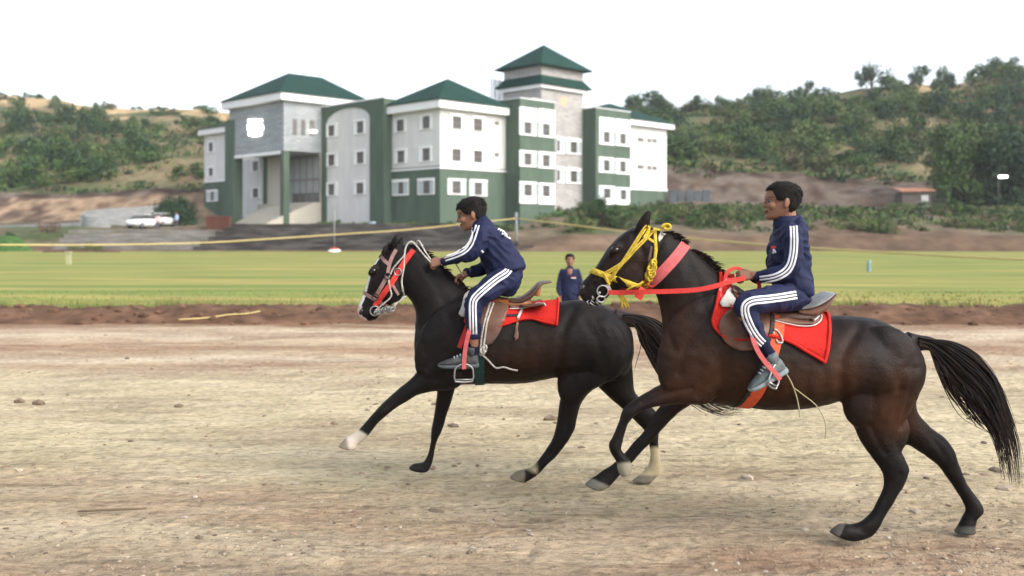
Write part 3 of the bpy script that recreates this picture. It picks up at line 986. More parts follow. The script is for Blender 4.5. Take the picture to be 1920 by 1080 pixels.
# --- left wing
pl_ = pe + 4.5
qw0, qw1 = q_of(436, pl_), q_of(383, pl_)
zl1 = zpx(252, pl_, q_of(400, pl_))
zlb = zpx(340, pl_, q_of(400, pl_))
bbox("wall", M_white, (pl_, pl_ + 9), (qw0, qw1), (zlb, zl1))
bbox("green_base", M_green, (pl_ - .03, pl_ + 9), (qw0, qw1 + .03), (ZB, zlb - .1))
bbox("white_band", M_trim, (pl_ - .09, pl_ + 9), (qw0, qw1 + .09), (zlb - .1, zlb + .08))
hip((pl_ - .7, pl_ + 10), (qw0 - 2, q_of(371, pl_ - .7)), zl1, zl1 + .75, [(pl_ + 4.5, qw0 - 1.0, zpx(219, pl_ + 4, qw0)), (pl_ + 4.6, qw0 + 1.5, zpx(219, pl_ + 4, qw0))])
# --- green window bay, stone tower, second bay, right wing
zg = zpx(184, p1, qG)
bay1 = bbox("green_bay", M_green, (p1, p2), (qG, 3), (ZB, zg))
bbox("coping", M_trim, (p1 - .05, p2 + .05), (qG - .05, 2), (zg + .003, zg + .1))
bbox("stone_wall", M_stonel, (p2 - .5, p3 + .5), (qS, qS + 6), (ZB, zpx(195, p3, qS)))
pT = p_of(1015, qS); pTe = p_of(1093, qS); qTe = q_of(945, pT)
zT0 = zpx(160, pT, qS); zT1 = zpx(118, pT, qS)
tower = bbox("tower", M_stonel, (pT, pTe), (qS - .02, qTe), (zpx(260, pT, qS), zT1 + .1))
o1 = p_of(1112, qS - .9) - pTe
cpt, cqt = (pT + pTe) / 2, (qS + qTe) / 2
def skirt(z0, z1, ov, inn, name):
    mb = MB()
    a = [(pT - ov, qS - ov), (pTe + ov, qS - ov), (pTe + ov, qTe + ov), (pT - ov, qTe + ov)]
    b = [(pT - inn, qS - inn), (pTe + inn, qS - inn), (pTe + inn, qTe + inn), (pT - inn, qTe + inn)]
    vs = [BM @ Vector((x, y, z0)) for x, y in a] + [BM @ Vector((x, y, z0 + .12)) for x, y in a] + [BM @ Vector((x, y, z1)) for x, y in b]
    mb.add(vs, [(3, 2, 1, 0), (0, 1, 5, 4), (1, 2, 6, 5), (2, 3, 7, 6), (3, 0, 4, 7), (4, 5, 9, 8), (5, 6, 10, 9), (6, 7, 11, 10), (7, 4, 8, 11), (8, 9, 10, 11)])
    return bpart(mb, name, M_roof)
ov1 = max(.8, o1 * .8)
zsk = zpx(155, pT - ov1, qS - ov1)
bbox("eaves", M_trim, (pT - ov1 + .35, pTe + ov1 - .35), (qS - ov1 + .35, qTe + ov1 - .35), (zsk - .42, zsk - .004))
skirt(zsk, zpx(139, pT, qS), ov1, -.02, "skirt_roof")
ze_t = zpx(119, pT - ov1, qS - ov1)
mb = MB(); a = ov1 + .05
cs = [(pT - a, qS - a), (pTe + a, qS - a), (pTe + a, qTe + a), (pT - a, qTe + a)]
vs = [BM @ Vector((x, y, ze_t)) for x, y in cs] + [BM @ Vector((x, y, ze_t + .14)) for x, y in cs] + [BM @ Vector((cpt, cqt, zpx(84, cpt, cqt)))]
mb.add(vs, [(3, 2, 1, 0), (0, 1, 5, 4), (1, 2, 6, 5), (2, 3, 7, 6), (3, 0, 4, 7), (4, 5, 8), (5, 6, 8), (6, 7, 8), (7, 4, 8)])
bpart(mb, "tower_roof", M_roof)
zg2 = zpx(202, p3, qR)
bay2 = bbox("green_bay", M_green, (p3, p4), (qR, 3), (ZB, zg2))
bbox("coping", M_trim, (p3 - .05, p4 + .05), (qR - .05, 2), (zg2 + .003, zg2 + .1))
zr1 = zpx(243, p5, qW); zrb = zpx(357, p5, qW)
wing_r = bbox("wall", M_white, (p4 - 3, p5), (qW, qW + 9), (zrb, zr1))
bbox("green_base", M_green, (p4 - 3, p5 + .03), (qW - .03, qW + 9), (ZB, zrb - .12))
bbox("white_band", M_trim, (p4 - 3, p5 + .09), (qW - .09, qW + 9), (zrb - .12, zrb + .1))
bbox("string_course", M_trim, (p4 - 3, p5 + .05), (qW - .05, qW + 9), (zpx(311, p5, qW), zpx(309.5, p5, qW)))
pr = p_of(1265, qW - .7)
qmr = qW + 4.5
hip((p4 - 5, pr), (qW - .7, qW + 9.5), zr1, zpx(233, p5, qW), [(p_of(1142, qmr) , qmr, zpx(194, p_of(1142, qmr), qmr)), (p_of(1146, qmr), qmr, zpx(194, p_of(1142, qmr), qmr))])
# louvred tank screen beside the tower
pk, qk = pT - 4, qTe + 1.5
pk0, pk1 = p_of(921, qk), p_of(945, qk)
mb = MB()
zk0, zk1 = zpx(192, pk0, qk), zpx(147, pk0, qk)
for i in range(9):
    z = lerp(zk0, zk1, i / 9); mb.box((pk0, qk, z), (pk1, qk + .08, z + (zk1 - zk0) / 15), BM)
for i in range(4):
    p = lerp(pk0, pk1, i / 3); mb.box((p - .06, qk - .06, zk0 - 2), (p + .06, qk + .14, zk1), BM)
bpart(mb, "tank_screen", M_trim)
# round clock recess on the tower
pc = p_of(1057, qS)
mb = MB(); r = []
for k in range(24):
    a = 2 * math.pi * k / 24
    r.append((pc + .62 * math.cos(a), zpx(190, pc, qS) + .62 * math.sin(a)))
mb.rings([[BM @ Vector((x, qS - .025, z)) for x, z in r], [BM @ Vector((x, qS + .05, z)) for x, z in r]])
bpart(mb, "clock", M_orange)

# --- windows: surround, hood, sill, barred pane; coordinates read on the facade they sit on
def window(face, c, ox0, ox1, oy0, oy1, gx0, gx1, gy0, gy1, m_sur=M_trim, m_side=M_shut, wall_parent=None, top_panel=None, low_panel=None):
    """face 'p': plane p = c (left-facing), 'q': plane q = c (right-facing)"""
    S = (lambda x: q_of(x, c)) if face == 'p' else (lambda x: p_of(x, c))
    a0, a1 = sorted((S(ox0), S(ox1))); g0, g1 = sorted((S(gx0), S(gx1)))
    Dd = dep(c, (a0 + a1) / 2) if face == 'p' else dep((a0 + a1) / 2, c)
    zz = lambda y: H + (HZ - y) * Dd / F
    def bx(mb, s0, s1, z0, z1, d0, d1):
        if face == 'p': mb.box((c - d1, s0, z0), (c - d0, s1, z1), BM)
        else: mb.box((s0, c - d1, z0), (s1, c - d0, z1), BM)
    z0, z1, h0, h1 = zz(oy1), zz(oy0), zz(gy1), zz(gy0)
    fr = MB()
    bx(fr, a0, a1, h1, z1, -.02, .16)                 # head
    bx(fr, a0, a1, z0, h0, -.02, .12)                 # sill
    bx(fr, a0, a0 + .06, h0 - .01, h1 + .01, -.02, .115); bx(fr, a1 - .06, a1, h0 - .01, h1 + .01, -.02, .115)
    win = bpart(fr, "window", m_sur)
    for s0, s1 in ((a0 + .06, g0), (g1, a1 - .06)):
        if s1 - s0 > .03:
            sh = MB(); bx(sh, s0, s1, h0, h1, -.02, .09); bpart(sh, "shutter", m_side, win)
    pn = MB(); bx(pn, g0, g1, h0, h1, -.02, .012)
    bpart(pn, "pane", M_glass, win)
    br = MB(); nb = 4
    for i in range(nb + 1):
        s = lerp(g0, g1, i / nb); bx(br, s - .02, s + .02, h0, h1, .012, .05)
    bx(br, g0, g1, (h0 + h1) / 2 - .025, (h0 + h1) / 2 + .025, .05, .062)
    bpart(br, "grille", M_bar, win)
    return win
def z5(*v): return [360 + x / 3 if i % 4 < 2 else 80 + x / 3 for i, x in enumerate(v)]
def z6(*v): return [800 + x / 3 if i % 4 < 2 else 70 + x / 3 for i, x in enumerate(v)]
for v in [(1140,1205,425,505,1155,1195,433,500),(1285,1350,405,490,1300,1340,414,485),(1143,1210,598,680,1158,1197,608,676),(1280,1350,585,670,1300,1340,595,665)]:
    window('p', 0, *z5(*v), m_side=M_trim)
for v in [(1130,1220,768,860,1163,1192,785,852),(1272,1365,762,855,1303,1340,777,850)]: window('p', -.03, *z5(*v))
for v in [(125,210,430,520,143,193,445,516),(250,325,445,530,262,310,458,527),(125,210,613,705,140,190,628,697),(250,325,625,712,262,310,638,705)]:
    window('q', 0, *z6(*v), m_side=M_trim)
for v in [(115,217,795,885,143,188,808,879),(238,338,800,893,267,308,815,888)]: window('q', -.03, *z6(*v))
for v in [(520,615,395,552,548,585,477,543),(625,718,405,563,652,688,487,553),(520,615,637,728,548,585,652,719),(625,720,645,738,652,688,662,728),(520,615,812,935,548,588,827,892),(625,718,820,940,652,688,833,896)]:
    window('q', qG, *z6(*v))
for v in [(728,772,560,655,731,745,580,642),(782,868,568,658,808,842,588,650),(728,772,728,820,731,745,748,808),(782,868,735,823,808,842,752,815)]:
    window('q', qS, *z6(*v))
for v in [(967,1052,452,605,995,1025,530,592),(1060,1140,462,612,1087,1115,542,600),(965,1052,675,762,995,1025,690,752),(1060,1140,683,770,1087,1115,697,758),(965,1055,835,940,995,1030,850,905),(1060,1140,845,942,1090,1118,858,914)]:
    window('q', qR, *z6(*v))
for v in [(760,820,455,530,770,803,465,525),(915,975,435,515,930,967,443,510),(760,820,620,697,770,803,630,692),(915,975,605,685,930,968,615,680),(760,820,786,862,770,803,795,857),(915,975,778,855,928,967,788,850)]:
    window('p', pf + th - .02, *z5(*v), m_side=M_trim)
for v in [(90,130,553,620,97,120,562,613),(90,130,697,757,97,120,705,750)]: window('p', pl_, *z5(*v), m_side=M_trim)
window('p', pl_ - .03, *z5(85,147,828,893,108,124,838,888))
for v in [(333,384,660,727,345,375,668,722),(333,384,813,878,345,375,820,872)]: window('p', pw, *z5(*v), m_side=M_trim)
def vent(face, c, x0, x1, y0, y1, name="vent"):
    S = (lambda x: q_of(x, c)) if face == 'p' else (lambda x: p_of(x, c))
    a0, a1 = sorted((S(x0), S(x1)))
    Dd = dep(c, a0) if face == 'p' else dep(a0, c)
    z0, z1 = H + (HZ - y1) * Dd / F, H + (HZ - y0) * Dd / F
    mb = MB()
    n_ = max(3, int((z1 - z0) / .12))
    for i in range(n_):
        za, zb_ = lerp(z0, z1, i / n_), lerp(z0, z1, (i + .85) / n_)
        if face == 'p': mb.box((c - .05, a0, za), (c + .02, a1, zb_), BM)
        else: mb.box((a0, c - .05, za), (a1, c + .02, zb_), BM)
    bpart(mb, name, M_bar)
for v in [(383,404,470,492),(383,404,648,670)]: vent('q', 0, *z6(*v))
for v in [(1187,1220,562,585),(1240,1262,568,590),(1270,1294,570,591),(1187,1220,716,738),(1240,1262,722,744),(1270,1294,724,745)]: vent('q', qW, *z6(*v))
for v in [(567,590,428,518),(615,638,432,520),(662,688,435,522)]: vent('q', qb + .02, *z5(*v), name="slit_window")
# --- backlit crest on the stone front and the lit flood lamp beside the slits
crest_px = [(403,358),(420,362),(444,357),(468,362),(486,357),(483,374),(478,386),(492,396),(489,408),(492,420),(476,430),(484,444),(480,454),(462,456),(444,462),(426,456),(408,454),(404,442),(414,428),(399,418),(403,406),(398,394),(412,384),(405,372)]
pts = []
for x, y in crest_px:
    xx, yy = 340 + x / 3.196, 112 + y / 3.196
    q = q_of(xx, pe); pts.append((q, zpx(yy, pe, q)))
mb = MB()
mb.rings([[BM @ Vector((pe + .02, q, z)) for q, z in pts], [BM @ Vector((pe - .12, q, z)) for q, z in pts]])
bpart(mb, "lit_crest", M_glow)
pq = p_of(583, qb); zq = zpx(247, pq, qb)
mb = MB(); mb.ellipsoid(BM @ Vector((pq, qb - .5, zq)), (.45, .45, .17)); lamp = bpart(mb, "flood_lamp", M_glow, smooth=True)
mb = MB(); mb.box((pq - .04, qb - .4, zq + .1), (pq + .04, qb + .02, zq + .18), BM); bpart(mb, "bracket", M_bar, lamp)

# ------------------------------------------------------------------ stone steps and walls in front of the building
M_dsteps = mat("dark_stone", (.036, .033, .031), .95, .1, var=.4, vscale=1.6, bump=1.0, bscale=4, stretch=(.45, 1, 2.4), base2=(.085, .078, .072))
M_lsteps = mat("light_stone", (.20, .19, .175), .95, .1, var=.3, vscale=1.6, bump=1.0, bscale=4, stretch=(.45, 1, 2.4), base2=(.15, .14, .125))
def terraces(name, m, pl_top, pr_top, pl_bot, pr_bot, Y0, dy, zs, label):
    mb = MB(); n_ = len(zs)
    for i in range(n_):
        t = i / max(1, n_ - 1)
        Y = Y0 + dy * i
        xa, xb = (lerp(pl_bot, pl_top, t) - 960) * Y / F, (lerp(pr_bot, pr_top, t) - 960) * Y / F
        segs = max(4, int((xb - xa) / 1.1))
        zlo = zs[i - 1] - .3 if i else -.1
        for s in range(segs):
            u0, u1 = lerp(xa, xb, s / segs), lerp(xa, xb, (s + 1) / segs)
            jz, jy = .07 * (rnd.random() - .5), .12 * (rnd.random() - .5)
            mb.box((u0, Y + jy, zlo), (u1 - .012, Y + dy + 1.0, zs[i] + jz))
    return tag(mb.build(name, m), label, "stone terrace")
terraces("stone_terrace", M_dsteps, 432, 862, 362, 1000, 93.6, 1.05, [.5, .95, 1.4, 1.85, 2.25, 2.65], "dark rubble stone terrace stepping up from the lawn below the building")
terraces("stone_terrace", M_lsteps, 128, 455, 95, 385, 94.2, 1.2, [.45, .85, 1.25, 1.65, 2.05], "pale grey stone terrace left of the dark one, below the parked car")
# curved pale wall at the left
M_pale = stone_clad("pale_block_wall", (.22, .23, .23), (.29, .295, .29), .6)
def wall_run(name, px_pts, label, cat="wall", m=M_pale, thick=.3):
    """px_pts: (px, top py, base z, depth)"""
    rows = catmull(px_pts, 6); mb = MB(); rs = []
    for px, py, z0, Y in rows:
        x = (px - 960) * Y / F; zt_ = H + (HZ - py) * Y / F
        rs.append([Vector((x, Y, z0)), Vector((x, Y, zt_)), Vector((x, Y + thick, zt_)), Vector((x, Y + thick, z0))])
    mb.rings(rs)
    return tag(mb.build(name, m), label, cat)
wall_run("garden_wall", [(312, 384, 1.5, 122), (250, 388, 1.5, 119), (190, 392, 1.5, 116), (158, 397, 1.5, 113), (150, 404, 1.5, 111)], "long pale block wall climbing behind the parked car")
wall_run("garden_wall", [(152, 402, 1.2, 108.5), (165, 406, 1.2, 108), (185, 408, 1.2, 108), (206, 409, 1.2, 108.5)], "short curved pale wall end left of the parked car")
wall_run("kerb_wall", [(-60, 423, .5, 112), (60, 421, .5, 111), (150, 416, .5, 110)], "low pale roadside wall at the far left")
M_red = mat("red_brick_planter", (.13, .055, .035), .9, .15, var=.2, vscale=3)
wall_run("brick_planter", [(386, 406, 1.5, 104), (405, 405, 1.5, 103.6), (430, 406, 1.5, 103)], "low red brick planter at the foot of the left wing", "planter", M_red, .8)
# heaps
def heap(name, px, py_top, w, D, pal_mat, label, cat, hgt=None):
    x = (px - 960) * D / F; z = ground_at(x, D) - .1
    hz = H + (HZ - py_top) * D / F - z; rx = w * D / F / 2
    mb = MB(); vs = []; fs = []
    nr, na = 10, 36
    for i in range(nr):
        t = i / (nr - 1)
        for j in range(na):
            a = 2 * math.pi * j / na; rr = t * (1 + .12 * nz(math.cos(a) * 2, math.sin(a) * 2, px))
            vs.append((x + rx * rr * math.cos(a), D + rx * .6 * rr * math.sin(a), z + hz * (1 - t * t) * (1 + .15 * nz(t * 4, a * 2, px)) - .05 * t))
    for i in range(nr - 1):
        for j in range(na):
            k = (j + 1) % na; fs.append((i*na+j, (i+1)*na+j, (i+1)*na+k, i*na+k))
    mb.add(vs, fs)
    return tag(mb.build(name, pal_mat, smooth=True), label, cat)
M_turf = mat("green_turf", (.05, .10, .03), .95, .1, var=.3, vscale=3)
heap("turf_mound", 18, 442, 92, 93, M_turf, "bright green grassy mound at the far left edge of the lawn", "mound")
heap("soil_heap", 690, 424, 60, 101, M_far, "small grey gravel heap in front of the arched front", "heap")
gg, cc = leaf_mesh("brushwood", 300, 1500, 2.0, 1.2, 2.0, .12, [(.14, .09, .07), (.18, .12, .09), (.11, .08, .06)], clumps=12)
o = tag(gg.build("brush_pile", M_leaf, colors=cc), "reddish brown heap of dry brushwood beside the pale terrace", "brush pile")
o.location = ((88 - 960) * 100 / F, 100, 1.0); o.scale = (.8, .8, .8)
for px, Y, s, k, lab in [(18, 97, .9, 0, "blue green shrub behind the grassy mound"), (140, 93.5, .62, 5, "left of two yellowish shrubs at the back of the lawn"), (174, 93.3, .85, 5, "right of two yellowish shrubs at the back of the lawn")]:
    put_bush(k, (px - 960) * Y / F, Y, s, .9, lab, None, "shrub", "shrub")
M_bed = mat("dark_bed_soil", (.10, .06, .045), .95, .1, var=.3, vscale=2)
mb = MB(); Yb = 88
mb.tube([((px - 960) * Yb / F, Yb + .4 * math.sin(px * .05), .06) for px in range(84, 240, 12)], [.05] + [.14] * 11 + [.05], 8)
tag(mb.build("soil_bed", M_bed, smooth=True), "narrow dark soil bed along the back of the lawn at left", "flower bed")

# ------------------------------------------------------------------ posts, rope, far objects
M_post = mat("galvanised_post", (.20, .215, .215), .6, .4)
M_conc = mat("concrete_base", (.36, .35, .32), .9, .2)
M_rope = mat("yellow_rope", (.50, .40, .17), .8, .2)
def XY(px, Y): return (px - 960) * Y / F
Yp = 95.5
t = empty("fence_post", (XY(968, Yp), Yp, 0), "tall grey post on a pale base holding up the yellow rope", "post")
mb = MB(); mb.tube([(XY(968, Yp), Yp, 0), (XY(968, Yp), Yp, zof(398, Yp))], .13, 10); mb.build("pole", M_post, t, True)
mb = MB(); mb.box((XY(948, Yp), Yp - .5, -.02), (XY(995, Yp), Yp + .5, .22)); mb.build("base", M_conc, t)
Yq = 92.5
t = empty("flag_pole", (XY(627, Yq), Yq, 0), "thin pale pole standing on a white and red round base", "pole")
mb = MB(); mb.tube([(XY(627, Yq), Yq, .3), (XY(627, Yq), Yq, zof(392, Yq))], .05, 8); mb.build("pole", M_post, t, True)
mb = MB(); mb.tube([(XY(627, Yq), Yq, -.02), (XY(627, Yq), Yq, .18)], [.6, .52], 20); mb.build("base", M_trim, t)
mb = MB(); mb.tube([(XY(627, Yq), Yq, .184), (XY(627, Yq), Yq, .33)], [.42, .34], 20); mb.build("red_collar", mat("red_paint", (.55, .10, .05), .6, .3), t)
mb = MB()
rp = []
for px, py, Y in [(-160, 458, 62), (0, 459, 64), (180, 459, 69), (370, 455.5, 76), (520, 447, 82), (650, 438.5, 86), (760, 431, 89), (860, 421, 92.5), (968, 409.5, 95.3)]:
    rp.append(P(px, py, Y))
mb.tube(vcat(rp, 5), .055, 6); r1 = mb.build("boundary_rope", M_rope, None, True)
tag(r1, "yellow rope sagging across the lawn to the left of the tall post", "rope")
mb = MB()
rp = [P(px, py, Y) for px, py, Y in [(968, 409.5, 95.3), (1090, 424, 86), (1230, 440.5, 76), (1370, 453.5, 67), (1500, 463.5, 59), (1640, 472, 52), (1790, 480.5, 46), (1920, 487, 42), (2060, 493, 38)]]
mb.tube(vcat(rp, 5), [.075 * (1 - .30 * i / 40) for i in range(41)], 6); r2 = mb.build("boundary_rope", M_rope, None, True)
tag(r2, "yellow rope running down from the tall post to the right edge", "rope")
def ground_rope(pts, label):
    mb = MB(); mb.tube(vcat([P(*p) for p in pts], 6), .014, 6)
    tag(mb.build("loose_rope", M_rope, None, True), label, "rope")
ground_rope([(335, 599, 19.0), (385, 596, 19.2), (430, 590, 19.4), (462, 588, 19.5), (488, 583.5, 19.6)], "short loose yellow rope lying on the dug soil at left")
ground_rope([(1330, 552, 23), (1420, 568, 22.5), (1540, 575, 22.2), (1700, 578, 22), (1960, 581, 21.9)], "low yellow rope along the near edge of the lawn at right")
# marker posts on the lawn
mb = MB(); Ym = 54; mb.box((XY(123, Ym), Ym, 0), (XY(131, Ym), Ym + .2, .62)); mb.box((XY(121.5, Ym), Ym - .05, .625), (XY(132.5, Ym), Ym + .25, .70))
tag(mb.build("marker_post", mat("cream_paint", (.34, .335, .20), .8, .2)), "short cream marker post on the left of the lawn", "marker")
mb = MB(); Ym = 43; x_ = XY(1629, Ym); mb.tube([(x_, Ym, 0), (x_, Ym, .42)], [.09, .08], 12); mb.tube([(x_, Ym, .425), (x_, Ym, .55)], [.10, .05], 12)
tag(mb.build("sprinkler_cap", mat("blue_plastic", (.15, .26, .28), .5, .4)), "small blue plastic riser standing on the lawn at right", "riser")
# hut, blue sheets, street lamp on the waste ground
Yh = 128
hx0, hx1 = XY(1692, Yh), XY(1745, Yh); hz0, hz1 = zof(384, Yh), zof(360, Yh)
t = empty("shed", ((hx0 + hx1) / 2, Yh, hz0), "low dark shed with a rusty orange roof under the right hill", "shed")
mb = MB(); mb.box((hx0, Yh, hz0 - 1), (hx1, Yh + 2.4, hz1)); mb.build("wall", mat("shed_wall", (.10, .085, .075), .9, .1, var=.2, vscale=2), t)
mb = MB(); e = [(hx0 - .3, Yh - .4, hz1 + .004), (hx1 + .5, Yh - .4, hz1 + .1), (hx1 + .5, Yh + 2.7, hz1 + .6), (hx0 - .3, Yh + 2.7, hz1 + .5)]
mb.add(e + [(x, y, z + .14) for x, y, z in e], [(3,2,1,0),(4,5,6,7),(0,1,5,4),(1,2,6,5),(2,3,7,6),(3,0,4,7)]); mb.build("roof", mat("rusty_sheet", (.34, .16, .10), .7, .3, var=.3, vscale=2), t)
mb = MB(); mb.box((hx1 - 1.2, Yh - .03, hz0 - .3), (hx1 - .3, Yh + .02, hz1 - .4)); mb.build("door", mat("grey_sheet", (.40, .40, .38), .7, .3), t)
Ys_ = 134
mb = MB()
for i in range(5):
    x0 = XY(1256 + i * 15.5, Ys_); mb.box((x0, Ys_ + .1 * (i % 2), zof(386, Ys_)), (x0 + .9, Ys_ + .06 + .1 * (i % 2), zof(356 + (i % 2) * 2, Ys_)))
    mb.box((x0 - .05, Ys_ + .2, zof(386, Ys_)), (x0 + .05, Ys_ + .3, zof(352, Ys_)))
mb.box((XY(1254, Ys_), Ys_ + .16, zof(362, Ys_)), (XY(1334, Ys_), Ys_ + .2, zof(360.5, Ys_)))
tag(mb.build("sheet_fence", mat("faded_blue_sheet", (.085, .10, .112), .8, .2, var=.2, vscale=1)), "faded blue sheet fence beside the right end of the building", "fence")
Yl = 120; xl = XY(1872, Yl)
t = empty("street_lamp", (xl, Yl, ground_at(xl, Yl)), "lit street lamp in front of the big trees at right", "street lamp")
mb = MB(); mb.tube([(xl, Yl, ground_at(xl, Yl) - .2), (xl, Yl, zof(330, Yl)), (xl + .1, Yl, zof(328, Yl))], [.05, .04, .03], 8); mb.build("pole", M_bar, t, True)
mb = MB(); mb.box((xl + .05, Yl - .3, zof(333.5, Yl)), (xl + .95, Yl + .2, zof(329, Yl))); mb.build("lamp", M_glow, t)

# parked cars by the round tree
M_car = mat("white_car_paint", (.78, .80, .80), .3, .5)
M_tyre = mat("tyre_rubber", (.03, .03, .03), .9, .2)
def make_car(label):
    t = empty("parked_car", (0, 0, 0), label, "car", "cars parked by the round tree")
    mb = MB()
    prof = [(-2.0, .35, .62), (-1.98, .35, .80), (-1.5, .25, .92), (-1.0, .22, .98), (0, .2, 1.0), (1.0, .22, .98), (1.6, .25, .95), (1.95, .35, .85), (2.0, .4, .7)]
    rs = []
    for x, z0, z1 in prof:
        w = .80 - .10 * (abs(x) / 2) ** 4
        rs.append([Vector(p) for p in ((x, -w*.92, z0), (x, -w, (z0+z1)/2), (x, -w*.94, z1), (x, w*.94, z1), (x, w, (z0+z1)/2), (x, w*.92, z0))])
    mb.rings(rs); mb.build("body", M_car, t, True)
    mb = MB(); rs = []
    for x, z, w in [(-1.35, .97, .72), (-.7, 1.40, .60), (0, 1.46, .60), (.75, 1.42, .60), (1.45, .98, .70)]:
        rs.append([Vector((x, -w - .1 * (1.46 - z), .93)), Vector((x, -w, z)), Vector((x, w, z)), Vector((x, w + .1 * (1.46 - z), .93))])
    mb.rings(rs); mb.build("windows", M_glass, t)
    mb = MB(); mb.box((-.65, -.61, 1.44), (.72, .61, 1.49)); mb.build("roof", M_car, t)
    for x in (-1.25, 1.25):
        for s in (-1, 1):
            mb = MB(); mb.tube([(x, s * .62, .3), (x, s * .80, .3)], .31, 18); w = mb.build("wheel", M_tyre, t, True)
            mb = MB(); mb.tube([(x, s * .79, .3), (x, s * .815, .3)], .18, 14); mb.build("rim", M_post, w)
    for s in (-1, 1):
        mb = MB(); mb.ellipsoid((-1.97, s * .55, .72), (.05, .16, .08)); mb.build("headlight", M_trim, t, True)
    return t
c1 = make_car("white car parked nearest the pale wall, left of two"); Yc = 106
def copy_tree(o, parent=None):
    c = o.copy(); COL.objects.link(c); c.parent = parent
    for ch in list(o.children): copy_tree(ch, c)
    return c
c2 = copy_tree(c1); c2["label"] = "second white car, parked right of the nearer one by the round tree"
c1.location = (XY(268, Yc), Yc, ground_at(XY(268, Yc), Yc)); c1.rotation_euler = (0, 0, math.radians(76))
c2.location = (XY(303, 110), 110, ground_at(XY(303, 110), 110)); c2.rotation_euler = (0, 0, math.radians(82))

mb = MB(); Yk = 100.5; x_ = XY(697, Yk); z_ = ground_at(x_, Yk)
mb.tube([(x_, Yk, z_), (x_, Yk, z_ + .85)], [.36, .40], 16); mb.tube([(x_, Yk, z_ + .855), (x_, Yk, z_ + .95)], [.43, .43], 16)
tag(mb.build("barrel", mat("pale_blue_drum", (.30, .36, .44), .6, .3), None, True), "small pale blue drum in front of the green pillar beside the arched front", "barrel")
# ------------------------------------------------------------------ materials for horses, tack and riders
def coat_mat():
    m = mat("horse_coat", tint=True, rough=.52, spec=.11, var=.22, vscale=9, bump=.2, bscale=90, sheen=.0)
    return m
M_coat = coat_mat()
M_hair = mat("horse_hair", (.008, .006, .0055), .55, .18, var=.35, vscale=30, base2=(.020, .011, .008))
M_eye = mat("dark_eye", (.008, .006, .005), .08, .6)
M_leather = mat("brown_leather", (.135, .06, .034), .5, .4, var=.28, vscale=14, bump=.15, bscale=60, base2=(.085, .042, .027))
M_leatherd = mat("dark_leather", (.07, .035, .022), .5, .4, var=.25, vscale=14, bump=.15, bscale=60)
M_leathero = mat("tan_leather", (.24, .085, .028), .42, .45, var=.15, vscale=10)
M_seatgrey = mat("worn_grey_leather", (.27, .28, .28), .55, .4, var=.35, vscale=18, base2=(.15, .145, .14))
M_redcloth = mat("red_felt", (.44, .017, .012), .8, .15, var=.14, vscale=14, bump=.3, bscale=50)
M_redstrap = mat("red_webbing", (.48, .035, .028), .7, .25, var=.12, vscale=30)
M_pinkstrap = mat("faded_pink_webbing", (.46, .10, .10), .75, .2, var=.15, vscale=30)
M_dustpink = mat("dusty_pink_webbing", (.24, .14, .125), .8, .2, var=.2, vscale=40)
M_orange_w = mat("orange_red_webbing", (.55, .085, .03), .7, .25, var=.15, vscale=30)
M_blackw = mat("black_webbing", (.02, .02, .02), .7, .25)
M_greenw = mat("dark_green_webbing", (.012, .045, .04), .7, .25, var=.2, vscale=30)
M_yrope = mat("yellow_halter_rope", (.46, .33, .035), .75, .25, var=.2, vscale=60, bump=.4, bscale=90)
M_wrope = mat("white_cotton_rope", (.40, .37, .33), .85, .15, var=.25, vscale=60, bump=.4, bscale=120)
M_fleece = mat("white_felt", (.42, .40, .37), .95, .1, var=.15, vscale=20, bump=.5, bscale=60)
M_steel = mat("steel", (.30, .30, .29), .4, .4, metal=.8)
M_piping = mat("white_piping", (.48, .45, .42), .7, .2)
M_skin = mat("skin", tint=True, rough=.5, spec=.3, var=.06, vscale=40)
M_bhair = mat("black_hair", (.010, .009, .008), .8, .15, var=.3, vscale=60)
M_navy = mat("navy_tracksuit", (.0095, .0125, .040), .7, .18, var=.16, vscale=9, bump=.2, bscale=14)
M_navyd = mat("dark_navy_knit", (.006, .008, .022), .9, .15, var=.2, vscale=60)
M_stripe = mat("white_stripe", (.62, .62, .65), .7, .25)
M_shoe_d = mat("dark_shoe", (.035, .037, .038), .7, .3, var=.4, vscale=25, base2=(.075, .075, .075))
M_shoe_g = mat("grey_shoe", (.065, .08, .085), .7, .3, var=.35, vscale=25, base2=(.12, .135, .135))
M_sole = mat("shoe_sole", (.07, .08, .085), .8, .25)
M_soleg = mat("grey_shoe_sole", (.20, .23, .24), .7, .25)
M_lace = mat("pale_lace", (.42, .45, .45), .8, .2)

# ------------------------------------------------------------------ horses
def crease_disp(lines):
    segs = []
    for pl, wd, dp in lines:
        q = catmull(pl, 16); segs.append((q, wd, dp, min(p[0] for p in q) - 3 * wd, max(p[0] for p in q) + 3 * wd, min(p[1] for p in q) - 3 * wd, max(p[1] for p in q) + 3 * wd))
    def f(v, n):
        if abs(n.y) < .15: return 0.0
        x, y = proj(v); t = 0.0
        for q, wd, dp, x0, x1, y0, y1 in segs:
            if x0 < x < x1 and y0 < y < y1:
                d = min((x - a) ** 2 + (y - b) ** 2 for a, b in q)
                t += dp * math.exp(-d / (wd * wd))
        return t * min(1, (abs(n.y) - .15) * 2)
    return f

